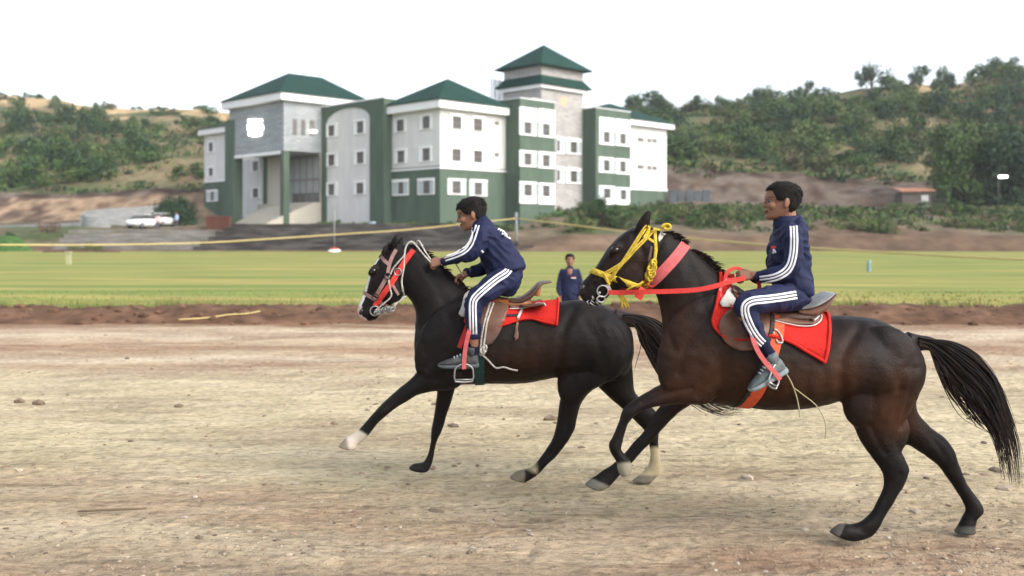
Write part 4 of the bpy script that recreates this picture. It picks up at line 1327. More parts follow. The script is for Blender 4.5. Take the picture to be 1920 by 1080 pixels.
def horse(D, torso, neck, head, legs, muscles, ears, colf, creases, label):
    mb = MB()
    mb.loft([(a, b, c, d, w, 0) for a, b, c, d, w in torso], D, 5, 36, .10)
    mb.loft([(a, b, c, d, w, 0) for a, b, c, d, w in neck], D, 5, 28, .12)
    mb.loft([(a, b, c, d, w, 0) for a, b, c, d, w in head], D, 5, 28, -.08, .88)
    for dy, st in legs:
        mb.loft([(a, b, c, d, w, (dy * (.6 if i == 0 else 1))) for i, (a, b, c, d, w) in enumerate(st)], D, 4, 18)
    for px, py, dy, rx, ry, rz, ang in muscles:
        Mx = Matrix.Rotation(math.radians(ang), 3, 'Y')
        for s in ((1, -1) if dy else (1,)):
            mb.ellipsoid(P(px, py, D + s * dy), (rx, ry, rz), Mx)
    for e in ears:                       # (base px, base py, tip px, tip py, dy, radius)
        a, b = P(e[0], e[1], D + e[4]), P(e[2], e[3], D + e[4] * 1.15)
        pts = [a.lerp(b, t) for t in (-.15, .2, .55, .85, 1.0)]
        mb.tube(pts, [e[5] * .8, e[5], e[5] * .92, e[5] * .5, e[5] * .15], 10, squash=.62)
    cf = crease_disp(creases)
    hh = mb.fuse("horse", M_coat, None, .0085, 5, .5,
                 colorf=lambda v: colf(*proj(v), v.y - D, v),
                 dispf=lambda v, n: .0035 * nz(v.x, v.y, v.z, 9) + .0022 * nz(v.x, v.y, v.z, 22) + cf(v, n))
    return tag(hh, label, "horse")

BLACK = (.0075, .0062, .0058)
def mixc(a, b, t):
    t = max(0, min(1, t)); return tuple(p + (q - p) * t for p, q in zip(a, b))

# far horse -----------------------------------------------------------------
DF = 6.80
F_torso = [(779, 614, 779, 668, .08), (800, 576, 797, 702, .165), (835, 550, 830, 722, .21), (880, 548, 870, 721, .235), (930, 563, 930, 719, .262), (985, 573, 985, 718, .272),
           (1040, 567, 1040, 708, .268), (1090, 562, 1085, 714, .26), (1130, 572, 1130, 716, .24), (1162, 590, 1160, 712, .19), (1182, 616, 1180, 692, .12), (1188, 642, 1187, 670, .05)]
F_neck = [(888, 550, 800, 690, .15), (858, 531, 779, 625, .135), (832, 507, 780, 592, .112), (806, 481, 773, 568, .098), (783, 464, 761, 553, .088), (765, 458, 750, 545, .078)]
F_head = [(768, 466, 764, 515, .055), (744, 457, 762, 548, .082), (722, 470, 752, 557, .098), (707, 487, 742, 565, .098), (695, 508, 731, 573, .090), (688, 530, 722, 580, .070),
          (681, 553, 713, 588, .060), (673, 571, 708, 597, .057), (670, 582, 702, 600, .055), (675, 594, 694, 602, .040)]
F_legs = [
 (-.13, [(795, 640, 868, 690, .10), (785, 688, 850, 728, .085), (767, 713, 815, 733, .068), (737, 737, 785, 740, .053), (717, 756, 753, 758, .048), (706, 768, 733, 773, .047), (694, 782, 718, 785, .036),
         (681, 796, 704, 799, .032), (669, 808, 694, 813, .036), (657, 815, 680, 827, .032), (648, 821, 671, 834, .036), (640, 829, 668, 842, .044), (633, 838, 661, 844, .044)]),
 (.13, [(815, 680, 875, 690, .09), (819, 733, 857, 722, .068), (816, 765, 847, 752, .053), (811, 795, 838, 779, .045), (808, 810, 830, 805, .044), (806, 832, 820, 827, .031), (801, 853, 815, 847, .029),
        (794, 866, 810, 870, .035), (783, 868, 804, 883, .034), (775, 869, 797, 886, .042), (765, 878, 786, 886, .044)]),
 (-.10, [(1060, 640, 1180, 640, .12), (1051, 700, 1162, 700, .115), (1053, 737, 1112, 730, .095), (1048, 757, 1091, 754, .072), (1045, 782, 1083, 780, .056), (1041, 806, 1079, 800, .05), (1034, 826, 1070, 820, .044),
         (1023, 843, 1056, 840, .035), (1013, 858, 1042, 857, .031), (1003, 870, 1027, 871, .031), (994, 876, 1014, 885, .036), (983, 880, 1004, 893, .034), (968, 884, 993, 900, .043), (953, 896, 984, 905, .046)]),
 (.08, [(1090, 650, 1185, 660, .11), (1105, 700, 1187, 705, .105), (1122, 725, 1192, 737, .078), (1145, 748, 1207, 752, .058), (1170, 770, 1222, 764, .05), (1193, 792, 1232, 776, .047), (1209, 808, 1235, 800, .04),
        (1216, 830, 1235, 830, .031), (1219, 850, 1237, 851, .029), (1217, 868, 1241, 872, .036), (1209, 882, 1238, 886, .033), (1198, 891, 1226, 900, .042), (1185, 902, 1220, 907, .046)])]
F_musc = [(836, 645, -.17, .19, .075, .30, 25), (1122, 655, -.14, .20, .10, .23, -10), (735, 545, -.072, .075, .03, .085, -30), (700, 507, -.075, .05, .03, .028, -50), (840, 700, -.15, .12, .07, .10, 30),
          (1072, 720, -.13, .10, .07, .15, 0), (690, 586, -.035, .05, .035, .035, -40)]
F_ears = [(737, 463, 744, 439, -.055, .027), (748, 463, 755, 443, .045, .027)]
def F_col(px, py, dy, v):
    n = nz(v.x, v.y, v.z, 5)
    c = BLACK
    br = math.exp(-(((px - 960) / 100) ** 2 + ((py - 690) / 45) ** 2)) * .8 + math.exp(-(((px - 1010) / 60) ** 2 + ((py - 650) / 40) ** 2)) * .5
    c = mixc(c, (.024, .012, .007), br + .12 * n)
    near = dy < 0
    if near and px < 690 and py > 795:
        c = mixc(c, (.42, .37, .31), (py - (806 + (px - 672) * .55 + 4 * n)) / 5 + .5)
        c = mixc(c, (.20, .17, .13), (651 + 3 * n - px - (py - 830) * -.2) / 5 + .3)
    if near and 940 < px < 1030 and py > 862:
        c = mixc(c, (.30, .255, .15), min((1008 + 6 * n - px) / 8, ((px - 985) * .4 + 880 + 8 * n - py) / 8) + .3)
        c = mixc(c, (.13, .115, .085), min((986 - px) / 4, (py - 879) / 4))
    if not near and px > 1180 and py > 838 + 5 * n:
        c = mixc(c, (.36, .31, .19), (py - 838 - 8 * n) / 9 + .2)
        c = mixc(c, (.15, .13, .10), (py - 889) / 5)
    if not near and px < 806 and py > 866: c = (.014, .013, .012)
    # blaze down the front of the face
    line = interp(py, [(470, 717), (488, 706), (508, 695), (530, 688), (553, 681), (571, 673), (583, 670), (600, 682)])
    if px < 735 and 484 < py < 606 and abs(dy) < .050 + .012 * n and px - line < 5.5: c = (.60, .57, .55)
    if px < 684 and 575 < py < 604 and px - line < 7 and abs(dy) < .05: c = (.46, .33, .31)
    return c
F_cre = [([(868, 575), (830, 640), (800, 690)], 7, -.010), ([(905, 610), (880, 660), (850, 705)], 7, -.009), ([(752, 560), (775, 610), (797, 660)], 6, -.010), ([(800, 500), (830, 560), (842, 600)], 9, -.006),
         ([(1075, 580), (1052, 640), (1052, 705)], 9, -.013), ([(1165, 650), (1140, 710), (1100, 750)], 8, -.008), ([(1095, 600), (1120, 640), (1135, 690)], 9, -.006), ([(790, 700), (760, 735), (725, 765)], 5, -.006),
         ([(735, 500), (752, 530), (742, 560)], 5, -.007), ([(700, 525), (690, 550)], 4, .005), ([(930, 650), (926, 700)], 6, -.003), ([(955, 645), (952, 705)], 6, -.003), ([(985, 640), (982, 705)], 6, -.003), ([(1012, 640), (1010, 700)], 6, -.003),
         ([(1065, 760), (1060, 800)], 5, -.006), ([(1062, 820), (1030, 855)], 4, -.005)]
horse_f = horse(DF, F_torso, F_neck, F_head, F_legs, F_musc, F_ears, F_col, F_cre, "black galloping horse in front with a thin white blaze and white feet")

# near horse ----------------------------------------------------------------
DN = 5.65
N_torso = [(1243, 628, 1244, 668, .06), (1262, 592, 1262, 712, .15), (1300, 545, 1297, 744, .205), (1345, 528, 1340, 757, .235), (1390, 560, 1390, 762, .26), (1445, 585, 1445, 768, .275), (1500, 594, 1500, 766, .285),
           (1545, 594, 1545, 757, .285), (1590, 592, 1582, 748, .28), (1640, 598, 1636, 760, .27), (1680, 616, 1680, 760, .235), (1707, 634, 1706, 745, .18), (1724, 660, 1722, 722, .10), (1731, 684, 1730, 706, .04)]
N_neck = [(1375, 538, 1252, 700, .16), (1347, 512, 1243, 628, .14), (1320, 487, 1240, 590, .118), (1296, 467, 1233, 560, .104), (1272, 448, 1221, 537, .094), (1250, 434, 1209, 526, .084)]
N_head = [(1243, 436, 1229, 500, .06), (1212, 424, 1222, 522, .084), (1183, 428, 1207, 527, .098), (1160, 444, 1190, 533, .10), (1141, 464, 1172, 541, .09), (1121, 494, 1153, 547, .070), (1104, 515, 1140, 556, .06),
          (1090, 532, 1131, 566, .056), (1085, 546, 1120, 573, .05), (1090, 561, 1106, 574, .034)]
N_legs = [
 (-.13, [(1255, 660, 1345, 720, .10), (1254, 707, 1318, 752, .083), (1219, 731, 1264, 758, .064), (1191, 748, 1221, 764, .052), (1170, 766, 1191, 778, .05), (1161, 790, 1177, 797, .038), (1150, 815, 1169, 824, .032),
         (1141, 834, 1165, 844, .038), (1147, 853, 1176, 856, .033), (1156, 866, 1182, 865, .036), (1158, 881, 1186, 875, .044), (1163, 893, 1182, 890, .044)]),
 (.13, [(1262, 700, 1340, 720, .09), (1250, 745, 1302, 753, .073), (1232, 768, 1270, 776, .058), (1209, 806, 1245, 801, .05), (1192, 826, 1227, 821, .047), (1178, 842, 1206, 843, .036), (1165, 856, 1190, 862, .032),
        (1150, 869, 1176, 877, .037), (1134, 880, 1160, 894, .034), (1118, 891, 1146, 908, .040), (1107, 897, 1142, 913, .048), (1094, 909, 1127, 920, .05)]),
 (-.10, [(1600, 650, 1725, 670, .12), (1587, 720, 1726, 722, .125), (1587, 765, 1707, 770, .11), (1602, 804, 1682, 810, .083), (1620, 839, 1687, 840, .064), (1638, 863, 1698, 864, .056), (1654, 886, 1705, 882, .05),
         (1657, 911, 1694, 913, .04), (1646, 938, 1677, 940, .035), (1632, 962, 1662, 963, .034), (1614, 977, 1649, 988, .04), (1597, 983, 1637, 1003, .037), (1580, 981, 1624, 1010, .046), (1563, 989, 1606, 1014, .050), (1554, 998, 1592, 1014, .048)]),
 (.08, [(1640, 700, 1725, 700, .11), (1665, 790, 1716, 760, .088), (1690, 825, 1738, 795, .068), (1725, 848, 1770, 820, .056), (1757, 872, 1788, 843, .05), (1778, 898, 1798, 870, .042), (1795, 925, 1814, 908, .035),
        (1807, 945, 1834, 936, .034), (1810, 957, 1844, 958, .039), (1802, 973, 1833, 972, .035), (1796, 986, 1828, 984, .042), (1788, 999, 1829, 1001, .048)])]
N_musc = [(1312, 655, -.17, .22, .075, .32, 25), (1660, 690, -.15, .20, .10, .24, -10), (1180, 512, -.072, .09, .03, .095, -35), (1153, 468, -.078, .05, .028, .028, -48), (1290, 728, -.14, .16, .06, .08, 20),
          (1620, 745, -.14, .12, .075, .17, 10), (1110, 552, -.03, .06, .03, .04, -30), (1680, 815, -.1, .07, .05, .12, 15), (1470, 690, -.19, .35, .08, .18, 0)]
N_ears = [(1199, 432, 1220, 393, -.06, .036), (1208, 432, 1213, 398, .055, .033)]
def N_col(px, py, dy, v):
    n = nz(v.x, v.y, v.z, 4) + .5 * nz(v.x, v.y, v.z, 11)
    c = (.0095, .0070, .0062)
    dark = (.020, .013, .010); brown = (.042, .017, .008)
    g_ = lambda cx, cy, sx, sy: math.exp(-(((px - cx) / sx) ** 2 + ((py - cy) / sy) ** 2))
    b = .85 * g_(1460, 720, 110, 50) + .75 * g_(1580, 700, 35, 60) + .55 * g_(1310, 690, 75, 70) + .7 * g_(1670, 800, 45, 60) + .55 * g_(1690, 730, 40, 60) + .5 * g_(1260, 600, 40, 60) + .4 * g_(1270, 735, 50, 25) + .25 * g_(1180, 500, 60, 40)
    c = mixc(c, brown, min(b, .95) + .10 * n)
    if py > 800 and (px > 1500 or px < 1300): c = mixc(c, BLACK, (py - 800) / 50)
    near = dy < 0
    if near and px < 1200 and py > 862 and px > 1145 and dy < -.05: c = mixc(c, (.19, .17, .13), (py - 866 - 5 * n) / 6)
    if not near and px < 1150 and py > 885 and dy > .02: c = mixc(c, (.14, .135, .115), (py - 894 - (px - 1107) * .42 + 3 * n) / 5)
    if near and 1540 < px < 1606 and py > 972 and px + (py - 990) * .5 < 1582: c = mixc(c, (.075, .068, .06), (1588 - px - (py - 990) * .2 + 3 * n) / 8)
    if not near and px > 1780 and py > 983: c = mixc(c, (.055, .053, .048), (py - 985 - 2 * n) / 4)
    if 1080 < px < 1098 and 530 < py < 550: c = mixc(c, (.03, .022, .02), .6)
    return c
N_cre = [([(1345, 565), (1292, 640), (1272, 700)], 9, -.011), ([(1388, 640), (1362, 690), (1312, 742)], 9, -.010), ([(1212, 535), (1238, 590), (1264, 655)], 7, -.010), ([(1285, 480), (1312, 540), (1330, 600)], 11, -.006),
         ([(1610, 615), (1580, 670), (1580, 745)], 11, -.014), ([(1700, 690), (1682, 750), (1640, 805)], 9, -.009), ([(1640, 620), (1668, 670), (1690, 730)], 12, -.007), ([(1716, 690), (1704, 745), (1690, 800)], 6, -.006),
         ([(1296, 728), (1250, 738), (1205, 755)], 5, -.008), ([(1188, 440), (1207, 480), (1196, 525)], 6, -.008), ([(1157, 488), (1135, 512), (1118, 528)], 5, .006), ([(1150, 478), (1158, 476)], 5, -.004), ([(1128, 505), (1112, 535)], 4, -.004),
         ([(1455, 690), (1448, 755)], 8, -.003), ([(1485, 685), (1480, 755)], 8, -.0035), ([(1515, 685), (1512, 752)], 8, -.0035), ([(1545, 685), (1545, 745)], 8, -.003),
         ([(1630, 800), (1660, 850)], 6, -.007), ([(1690, 890), (1660, 940)], 4, -.006), ([(1745, 815), (1775, 860)], 6, -.006), ([(1250, 690), (1300, 665), (1340, 690)], 10, .006), ([(1320, 700), (1345, 660)], 8, .004)]
horse_n = horse(DN, N_torso, N_neck, N_head, N_legs, N_musc, N_ears, N_col, N_cre, "dark brown galloping horse nearest the camera, wearing a yellow rope halter")

bvF, bvN = bvh_of(horse_f), bvh_of(horse_n)
def eye(px, py, bv, D, parent, r):
    c, n = cast(bv, px, py, D)
    for s in (1, -1):
        mb = MB(); q = c - n * r * .55
        if s < 0: q = Vector((q.x, 2 * D - q.y, q.z))
        mb.ellipsoid(q, (r * 1.15, r, r)); mb.build("eye", M_eye, parent, True)
        lid = MB(); p0 = Vector(q) + Vector((0, (-1 if s > 0 else 1) * r * .2, r * .55))
        lid.ellipsoid(p0, (r * 1.5, r * .9, r * .45), Matrix.Rotation(math.radians(-35), 3, 'Y')); lid.build("eyelid", M_hair, parent, True)
eye(699, 508, bvF, DF, horse_f, .021)
eye(1153, 468, bvN, DN, horse_n, .021)
def nostril(px, py, bv, D, parent):
    c, n = cast(bv, px, py, D)
    for s in (1, -1):
        mb = MB(); q = Vector(c) if s > 0 else Vector((c.x, 2 * D - c.y, c.z))
        mb.ellipsoid(q, (.013, .006, .021), Matrix.Rotation(math.radians(20), 3, 'Y')); mb.build("nostril", M_eye, parent, True)
nostril(677, 585, bvF, DF, horse_f)
nostril(1092, 541, bvN, DN, horse_n)

def hair_lock(mb, pts, r0, r1, seg=5, sub=4):
    q = vcat(pts, sub); n_ = len(q)
    mb.tube(q, [lerp(r0, r1, (i / (n_ - 1)) ** 1.3) for i in range(n_)], seg)
def tail(D, top, bot, tip_extra, n, parent, seed, core, yspread=.05, rr=.0048):
    """top/bot: upper and lower edge of the hanging hair as photo polylines; core: thick root stub"""
    r = random.Random(seed); mb = MB()
    rows = catmull([(a, b, c) for a, b, c in core], 4)
    pts = [P(a, b, D) for a, b, c in rows]
    mb.tube(pts, [c[2] for c in rows], 12)
    T = catmull(top, 6); B = catmull(bot, 6); m = min(len(T), len(B))
    for k in range(n):
        u = r.random(); u = u if r.random() < .6 else u ** .55
        endf = r.uniform(.66, 1.03) if r.random() < .6 else r.uniform(.35, .75)
        dy0 = r.gauss(0, yspread * .35); dyn = r.gauss(0, yspread)
        jx, jy = r.gauss(0, 4), r.gauss(0, 4); ph = r.uniform(0, 6.28)
        L = max(4, int(m * endf)); pp = []
        for i in range(0, L, 3):
            t = i / (m - 1)
            uu = max(-.04, min(1.04, u + .10 * math.sin(ph + t * 5) * t))
            x = lerp(B[i][0], T[i][0], uu) + jx * t * t + 2.0 * math.sin(ph * 2 + t * 9) * t
            y = lerp(B[i][1], T[i][1], uu) + jy * t * t
            pp.append(P(x, y, D + lerp(dy0, dyn, t)))
        if len(pp) > 2: hair_lock(mb, pp, rr * r.uniform(.7, 1.3), .0007, 4, 2)
    return mb.build("tail", M_hair, parent, True)
tail(DN, [(1722, 632), (1745, 636), (1780, 640), (1815, 655), (1845, 680), (1868, 712), (1884, 750), (1900, 800), (1910, 850), (1916, 905)],
     [(1722, 650), (1742, 655), (1762, 688), (1790, 730), (1826, 766), (1852, 800), (1868, 835), (1876, 862), (1880, 880), (1884, 900)], None, 560, horse_n, 5,
     [(1700, 640, .055), (1722, 643, .046), (1740, 644, .040), (1765, 652, .034), (1800, 672, .036), (1835, 705, .028), (1860, 755, .018), (1880, 810, .009), (1890, 850, .006)], .062, .0032)
mbx = MB(); rr_ = random.Random(9)
for k in range(120):          # loose hanging wisps under the tail
    s = rr_.uniform(0, 1); x0 = lerp(1742, 1840, s); y0 = lerp(652, 735, s); L = rr_.uniform(50, 150) * (1 - .25 * s)
    hair_lock(mbx, [P(x0, y0, DN), P(x0 + L * .16, y0 + L * .45, DN + rr_.gauss(0, .03)), P(x0 + L * .42 + rr_.gauss(0, 5), y0 + L * .85, DN + rr_.gauss(0, .05)), P(x0 + L * .62 + rr_.gauss(0, 8), y0 + L * 1.02, DN + rr_.gauss(0, .06))], .0042, .0006, 4, 3)
mbx.build("tail_wisps", M_hair, horse_n, True)
tail(DF, [(1168, 590), (1190, 590), (1214, 595), (1235, 605), (1252, 622), (1268, 645), (1290, 680), (1320, 715), (1350, 745), (1378, 758), (1396, 762)],
     [(1168, 604), (1190, 612), (1202, 640), (1214, 668), (1232, 700), (1255, 730), (1290, 752), (1318, 770), (1340, 777), (1362, 778), (1384, 772)], None, 250, horse_f, 6,
     [(1150, 594, .06), (1172, 599, .052), (1192, 602, .045), (1212, 609, .042), (1236, 630, .042), (1258, 665, .032), (1285, 705, .02), (1310, 735, .008)], .05)
mbx = MB()
for k in range(14):
    x0 = rr_.uniform(1192, 1212); L = rr_.uniform(60, 95)
    hair_lock(mbx, [P(x0, 606, DF), P(x0 + L * .10, 606 + L * .5, DF + rr_.gauss(0, .02)), P(x0 + L * .36, 606 + L * .9, DF + rr_.gauss(0, .03)), P(x0 + L * .5 + rr_.gauss(0, 4), 606 + L * 1.1, DF + rr_.gauss(0, .04))], .006, .001, 4, 3)
hair_lock(mbx, [P(1196, 608, DF), P(1202, 645, DF), P(1193, 680, DF), P(1190, 695, DF)], .0035, .0006, 4, 3)
mbx.build("tail_wisps", M_hair, horse_f, True)

def mane(D, crest, n, parent, seed, length, side, up, rr=.005):
    """crest: photo polyline along the top of the neck; short hair standing and lying over"""
    r = random.Random(seed); mb = MB(); C = catmull(crest, 8)
    for k in range(n):
        t = r.random() * (len(C) - 1.001); i = int(t); a, b = C[i], C[i + 1]
        x, y = lerp(a[0], b[0], t - i), lerp(a[1], b[1], t - i)
        L = length * r.uniform(.6, 1.15); s = side * r.uniform(.3, 1.2)
        p0 = P(x + 1, y + 5, D + r.gauss(0, .012))
        nx, ny = (b[1] - a[1]), -(b[0] - a[0]); q = math.hypot(nx, ny) or 1; nx /= q; ny /= q
        out = Vector((nx, 0, -ny)); bk = Vector((.35 + r.gauss(0, .25), 0, -.1))
        p1 = p0 + out * L * .55 * up + bk * L * .3 + Vector((0, s * .3 * L, 0))
        p2 = p0 + out * L * .75 * up + bk * L * .9 + Vector((0, s * L, -L * (1 - up) * .9))
        hair_lock(mb, [p0, p1, p2], rr * r.uniform(.7, 1.2), .0008, 4, 3)
    return mb.build("mane", M_hair, parent, True)
mane(DN, [(1240, 438), (1255, 437), (1268, 445), (1279, 457)], 150, horse_n, 1, .045, -.5, .9)
mane(DN, [(1292, 470), (1310, 477), (1330, 493), (1345, 509), (1358, 525)], 300, horse_n, 2, .045, -.6, .9)
mane(DF, [(752, 462), (770, 460), (790, 468), (812, 486), (835, 508), (858, 529), (882, 548)], 380, horse_f, 3, .05, -.5, .8)
mbx = MB()                      # forelock
for k in range(60):
    a = rr_.random()
    hair_lock(mbx, [P(742 - 6 * a, 458 + rr_.gauss(0, 3), DF + rr_.gauss(0, .03)), P(731 - 4 * a, 456 + 4 * rr_.random(), DF + rr_.gauss(0, .035)), P(722 + rr_.gauss(0, 3), 466 + 8 * rr_.random(), DF + rr_.gauss(0, .04) - .02), P(720 + rr_.gauss(0, 5), 478 + 10 * rr_.random(), DF + rr_.gauss(0, .05) - .02)], .006, .001, 4, 3)
mbx.build("forelock", M_hair, horse_f, True)
# ------------------------------------------------------------------ people: body builder
def head_lofts(mb, M, s):
    """head in local axes x forward, y to the person's left, z up, unit = head height s, chin at z=0, transform M"""
    st = [(-.01,.40,.16,.10),(.03,.455,.02,.19),(.09,.47,-.06,.245),(.16,.452,-.16,.28),(.22,.465,-.27,.305),(.30,.455,-.36,.325),(.38,.46,-.42,.34),(.46,.435,-.46,.35),(.52,.435,-.475,.355),(.58,.475,-.49,.36),
          (.68,.465,-.49,.365),(.78,.425,-.465,.35),(.87,.34,-.40,.305),(.94,.22,-.29,.225),(.985,.07,-.15,.12),(1.0,.0,-.06,.04)]
    rs = []
    for z, xf, xb, w in catmull(st, 3):
        c, a = (xf + xb) / 2, (xf - xb) / 2; ring = []
        for k in range(28):
            t = 2 * math.pi * k / 28; co, si = math.cos(t), math.sin(t)
            e = .92
            x = c + a * math.copysign(abs(co) ** e, co)
            y = w * math.copysign(abs(si) ** e, si) * (1 - .20 * max(0, co) * (1 if z < .5 else .5))
            ring.append(M @ Vector((x * s, y * s, z * s)))
        rs.append(ring)
    mb.rings(rs)
    R3 = M.to_3x3()
    el = lambda c, r, rot=None: mb.ellipsoid(M @ (Vector(c) * s), tuple(q * s for q in r), R3 @ (rot if rot is not None else Matrix.Identity(3)))
    # nose, lips, brows, ears
    mb.tube([M @ (Vector(p) * s) for p in ((.43, 0, .56), (.468, 0, .50), (.505, 0, .435), (.528, 0, .388), (.475, 0, .355))], [q * s for q in (.026, .034, .042, .052, .04)], 10)
    el((.478, .048, .375), (.042, .032, .028)); el((.478, -.048, .375), (.042, .032, .028))
    el((.462, 0, .252), (.034, .105, .024)); el((.452, 0, .198), (.034, .09, .026)); el((.435, 0, .08), (.05, .08, .05))
    for y in (1, -1):
        el((.440, y * .15, .572), (.032, .10, .022))
        el((.325, y * .215, .38), (.11, .085, .11))
        el((-.04, y * .375, .44), (.085, .03, .145), Matrix.Rotation(math.radians(-14), 3, 'Y') @ Matrix.Rotation(math.radians(y * 18), 3, 'Z'))
        el((-.01, y * .355, .33), (.04, .03, .045))

def face_color(M, s, base):
    Mi = M.inverted()
    lip = (base[0] * .85, base[1] * .55, base[2] * .60); brow = (.025, .018, .014)
    def f(v):
        p = (Mi @ v) / s
        if p.x > .30 and .175 < p.z < .275 and abs(p.y) < .13:
            if abs(p.z - .226) < .012 : return (base[0] * .35, base[1] * .25, base[2] * .25)
            return lip
        if p.x > .28 and .592 < p.z < .622 and .06 < abs(p.y) < .27: return brow
        if p.x > .28 and .48 < p.z < .545 and .08 < abs(p.y) < .24: return tuple(q * .92 for q in base)
        if -1 < p.x < .7 and p.z > -.4 and p.z < 1.2 and abs(p.y) < .6:
            k = 1 + .10 * smooth01((p.x - .2) * 3) * (1 if .3 < p.z < .5 else 0)
            return tuple(q * k for q in base)
        return base
    return f

def eyes(M, s, parent):
    for y in (1, -1):
        c = M @ (Vector((.352, y * .165, .508)) * s)
        mb = MB(); mb.ellipsoid(c, (.060 * s,) * 3); e = mb.build("eye", M_white_eye, parent, True)
        d = (M.to_3x3() @ Vector((1, y * .05, -.05))).normalized()
        mb = MB(); mb.ellipsoid(c + d * .030 * s, (.040 * s,) * 3); mb.build("iris", M_eye, e, True)
M_white_eye = mat("eye_white", (.13, .115, .105), .6, .1)

def hair_cap(M, s, parent, seed, front=.80, side=.50, nape=.30, thick=.055, n=900, lenf=.10):
    """short cropped hair: a cap that follows the skull, ragged with locks"""
    mb = MB(); r = random.Random(seed)
    def skull(th, ph):
        # th azimuth (0 = front), ph 0 at crown .. 1 at lower edge
        low = front if abs(th) < .75 else (lerp(front, side, smooth01((abs(th) - .75) / .45)) if abs(th) < 1.25 else lerp(side, nape, smooth01((abs(th) - 1.5) / .7)))
        z = lerp(1.0, low, ph ** 1.5)
        xf = interp(z, [(.2, .42), (.46, .44), (.58, .475), (.68, .465), (.78, .425), (.87, .34), (.94, .22), (.985, .07), (1, .02)])
        xb = interp(z, [(.2, -.27), (.30, -.36), (.38, -.42), (.46, -.46), (.58, -.49), (.68, -.49), (.78, -.465), (.87, -.40), (.94, -.29), (.985, -.15), (1, -.06)])
        w = interp(z, [(.2, .305), (.38, .34), (.58, .36), (.68, .365), (.78, .35), (.87, .305), (.94, .225), (.985, .12), (1, .03)])
        c, a = (xf + xb) / 2, (xf - xb) / 2
        return Vector((c + a * math.cos(th), w * math.sin(th), z))
    ctr = Vector((0, 0, .55))
    rings_out, rings_in = [], []
    K, J = 40, 12
    for j in range(J + 1):
        ro, ri = [], []
        for k in range(K):
            th = -math.pi + 2 * math.pi * k / K
            p = skull(th, max(.02, j / J)); d = (p - ctr).normalized()
            tk = thick * (1.0 if j < J else .25) * (1.25 if p.z > .85 else 1) * (1.3 if p.z > .8 and p.x > .1 else 1)
            ro.append(M @ ((p + d * tk) * s)); ri.append(M @ ((p - d * .05) * s))
        rings_out.append(ro); rings_in.append(ri)
    mb.rings(rings_out + rings_in[::-1])
    for k in range(n):
        th = r.uniform(-math.pi, math.pi); ph = r.random() ** .6
        p = skull(th, ph); d = (p - ctr).normalized()
        down = (skull(th, min(1, ph + .08)) - p)
        down = down.normalized() if down.length > 1e-5 else Vector((1, 0, 0))
        up_ = 1.0 if ph < .6 else .35
        L = lenf * r.uniform(.6, 1.2) * (1 if ph < .75 else .6)
        a = p + d * thick * .5; b = a + (d * up_ * .42 + down * .75 + Vector((r.gauss(0, .25), r.gauss(0, .25), r.gauss(0, .15)))) * L
        mb.tube([M @ (a * s), M @ (a.lerp(b, .5) * s), M @ (b * s)], [.012 * s, .009 * s, .002 * s], 4)
    return mb.build("hair", M_bhair, parent, True)

def hand_lofts(mb, W, fwd, back, s=1.0, curl=(70, 80, 50), spread=1.0, thumb_side=1):
    """W wrist point, fwd along the hand, back = back-of-hand normal; five fingers"""
    X = fwd.normalized(); Z = (back - X * back.dot(X)).normalized(); Y = Z.cross(X) * thumb_side
    T = lambda x, y, z: W + X * (x * s) + Y * (y * s) + Z * (z * s)
    rs = []
    for x, w, h, zc in [(-.03, .024, .020, 0), (0, .025, .019, 0), (.03, .034, .017, 0), (.06, .039, .015, .002), (.080, .037, .013, .003)]:
        rs.append([T(x, w * math.cos(2*math.pi*k/14), zc + h * math.sin(2*math.pi*k/14)) for k in range(14)])
    mb.rings(rs)
    for i, (y, L, r) in enumerate([(.029, .066, .0085), (.010, .074, .009), (-.010, .069, .0086), (-.028, .054, .0078)]):
        p = Vector((.078, y, .003)); a = 0.0; pts = [Vector((.055, y * .95, .003)), p.copy()]
        for j, f in enumerate((.45, .32, .23)):
            a += math.radians(curl[j] * (1 + .06 * (i - 1)))
            p = p + Vector((math.cos(a), .05 * (1.5 - i) * spread * .3, -math.sin(a))) * L * f
            pts.append(p.copy())
        mb.capsule([T(*q) for q in pts], [r * s * 1.02, r * s * 1.05, r * s, r * s * .92, r * s * .8], 10, 3)
    pts = [(.018, .022, -.004), (.042, .044, -.014), (.064, .046, -.030), (.080, .034, -.042)]
    mb.capsule([T(*q) for q in pts], [.013 * s, .0115 * s, .0098 * s, .0085 * s], 10, 3)

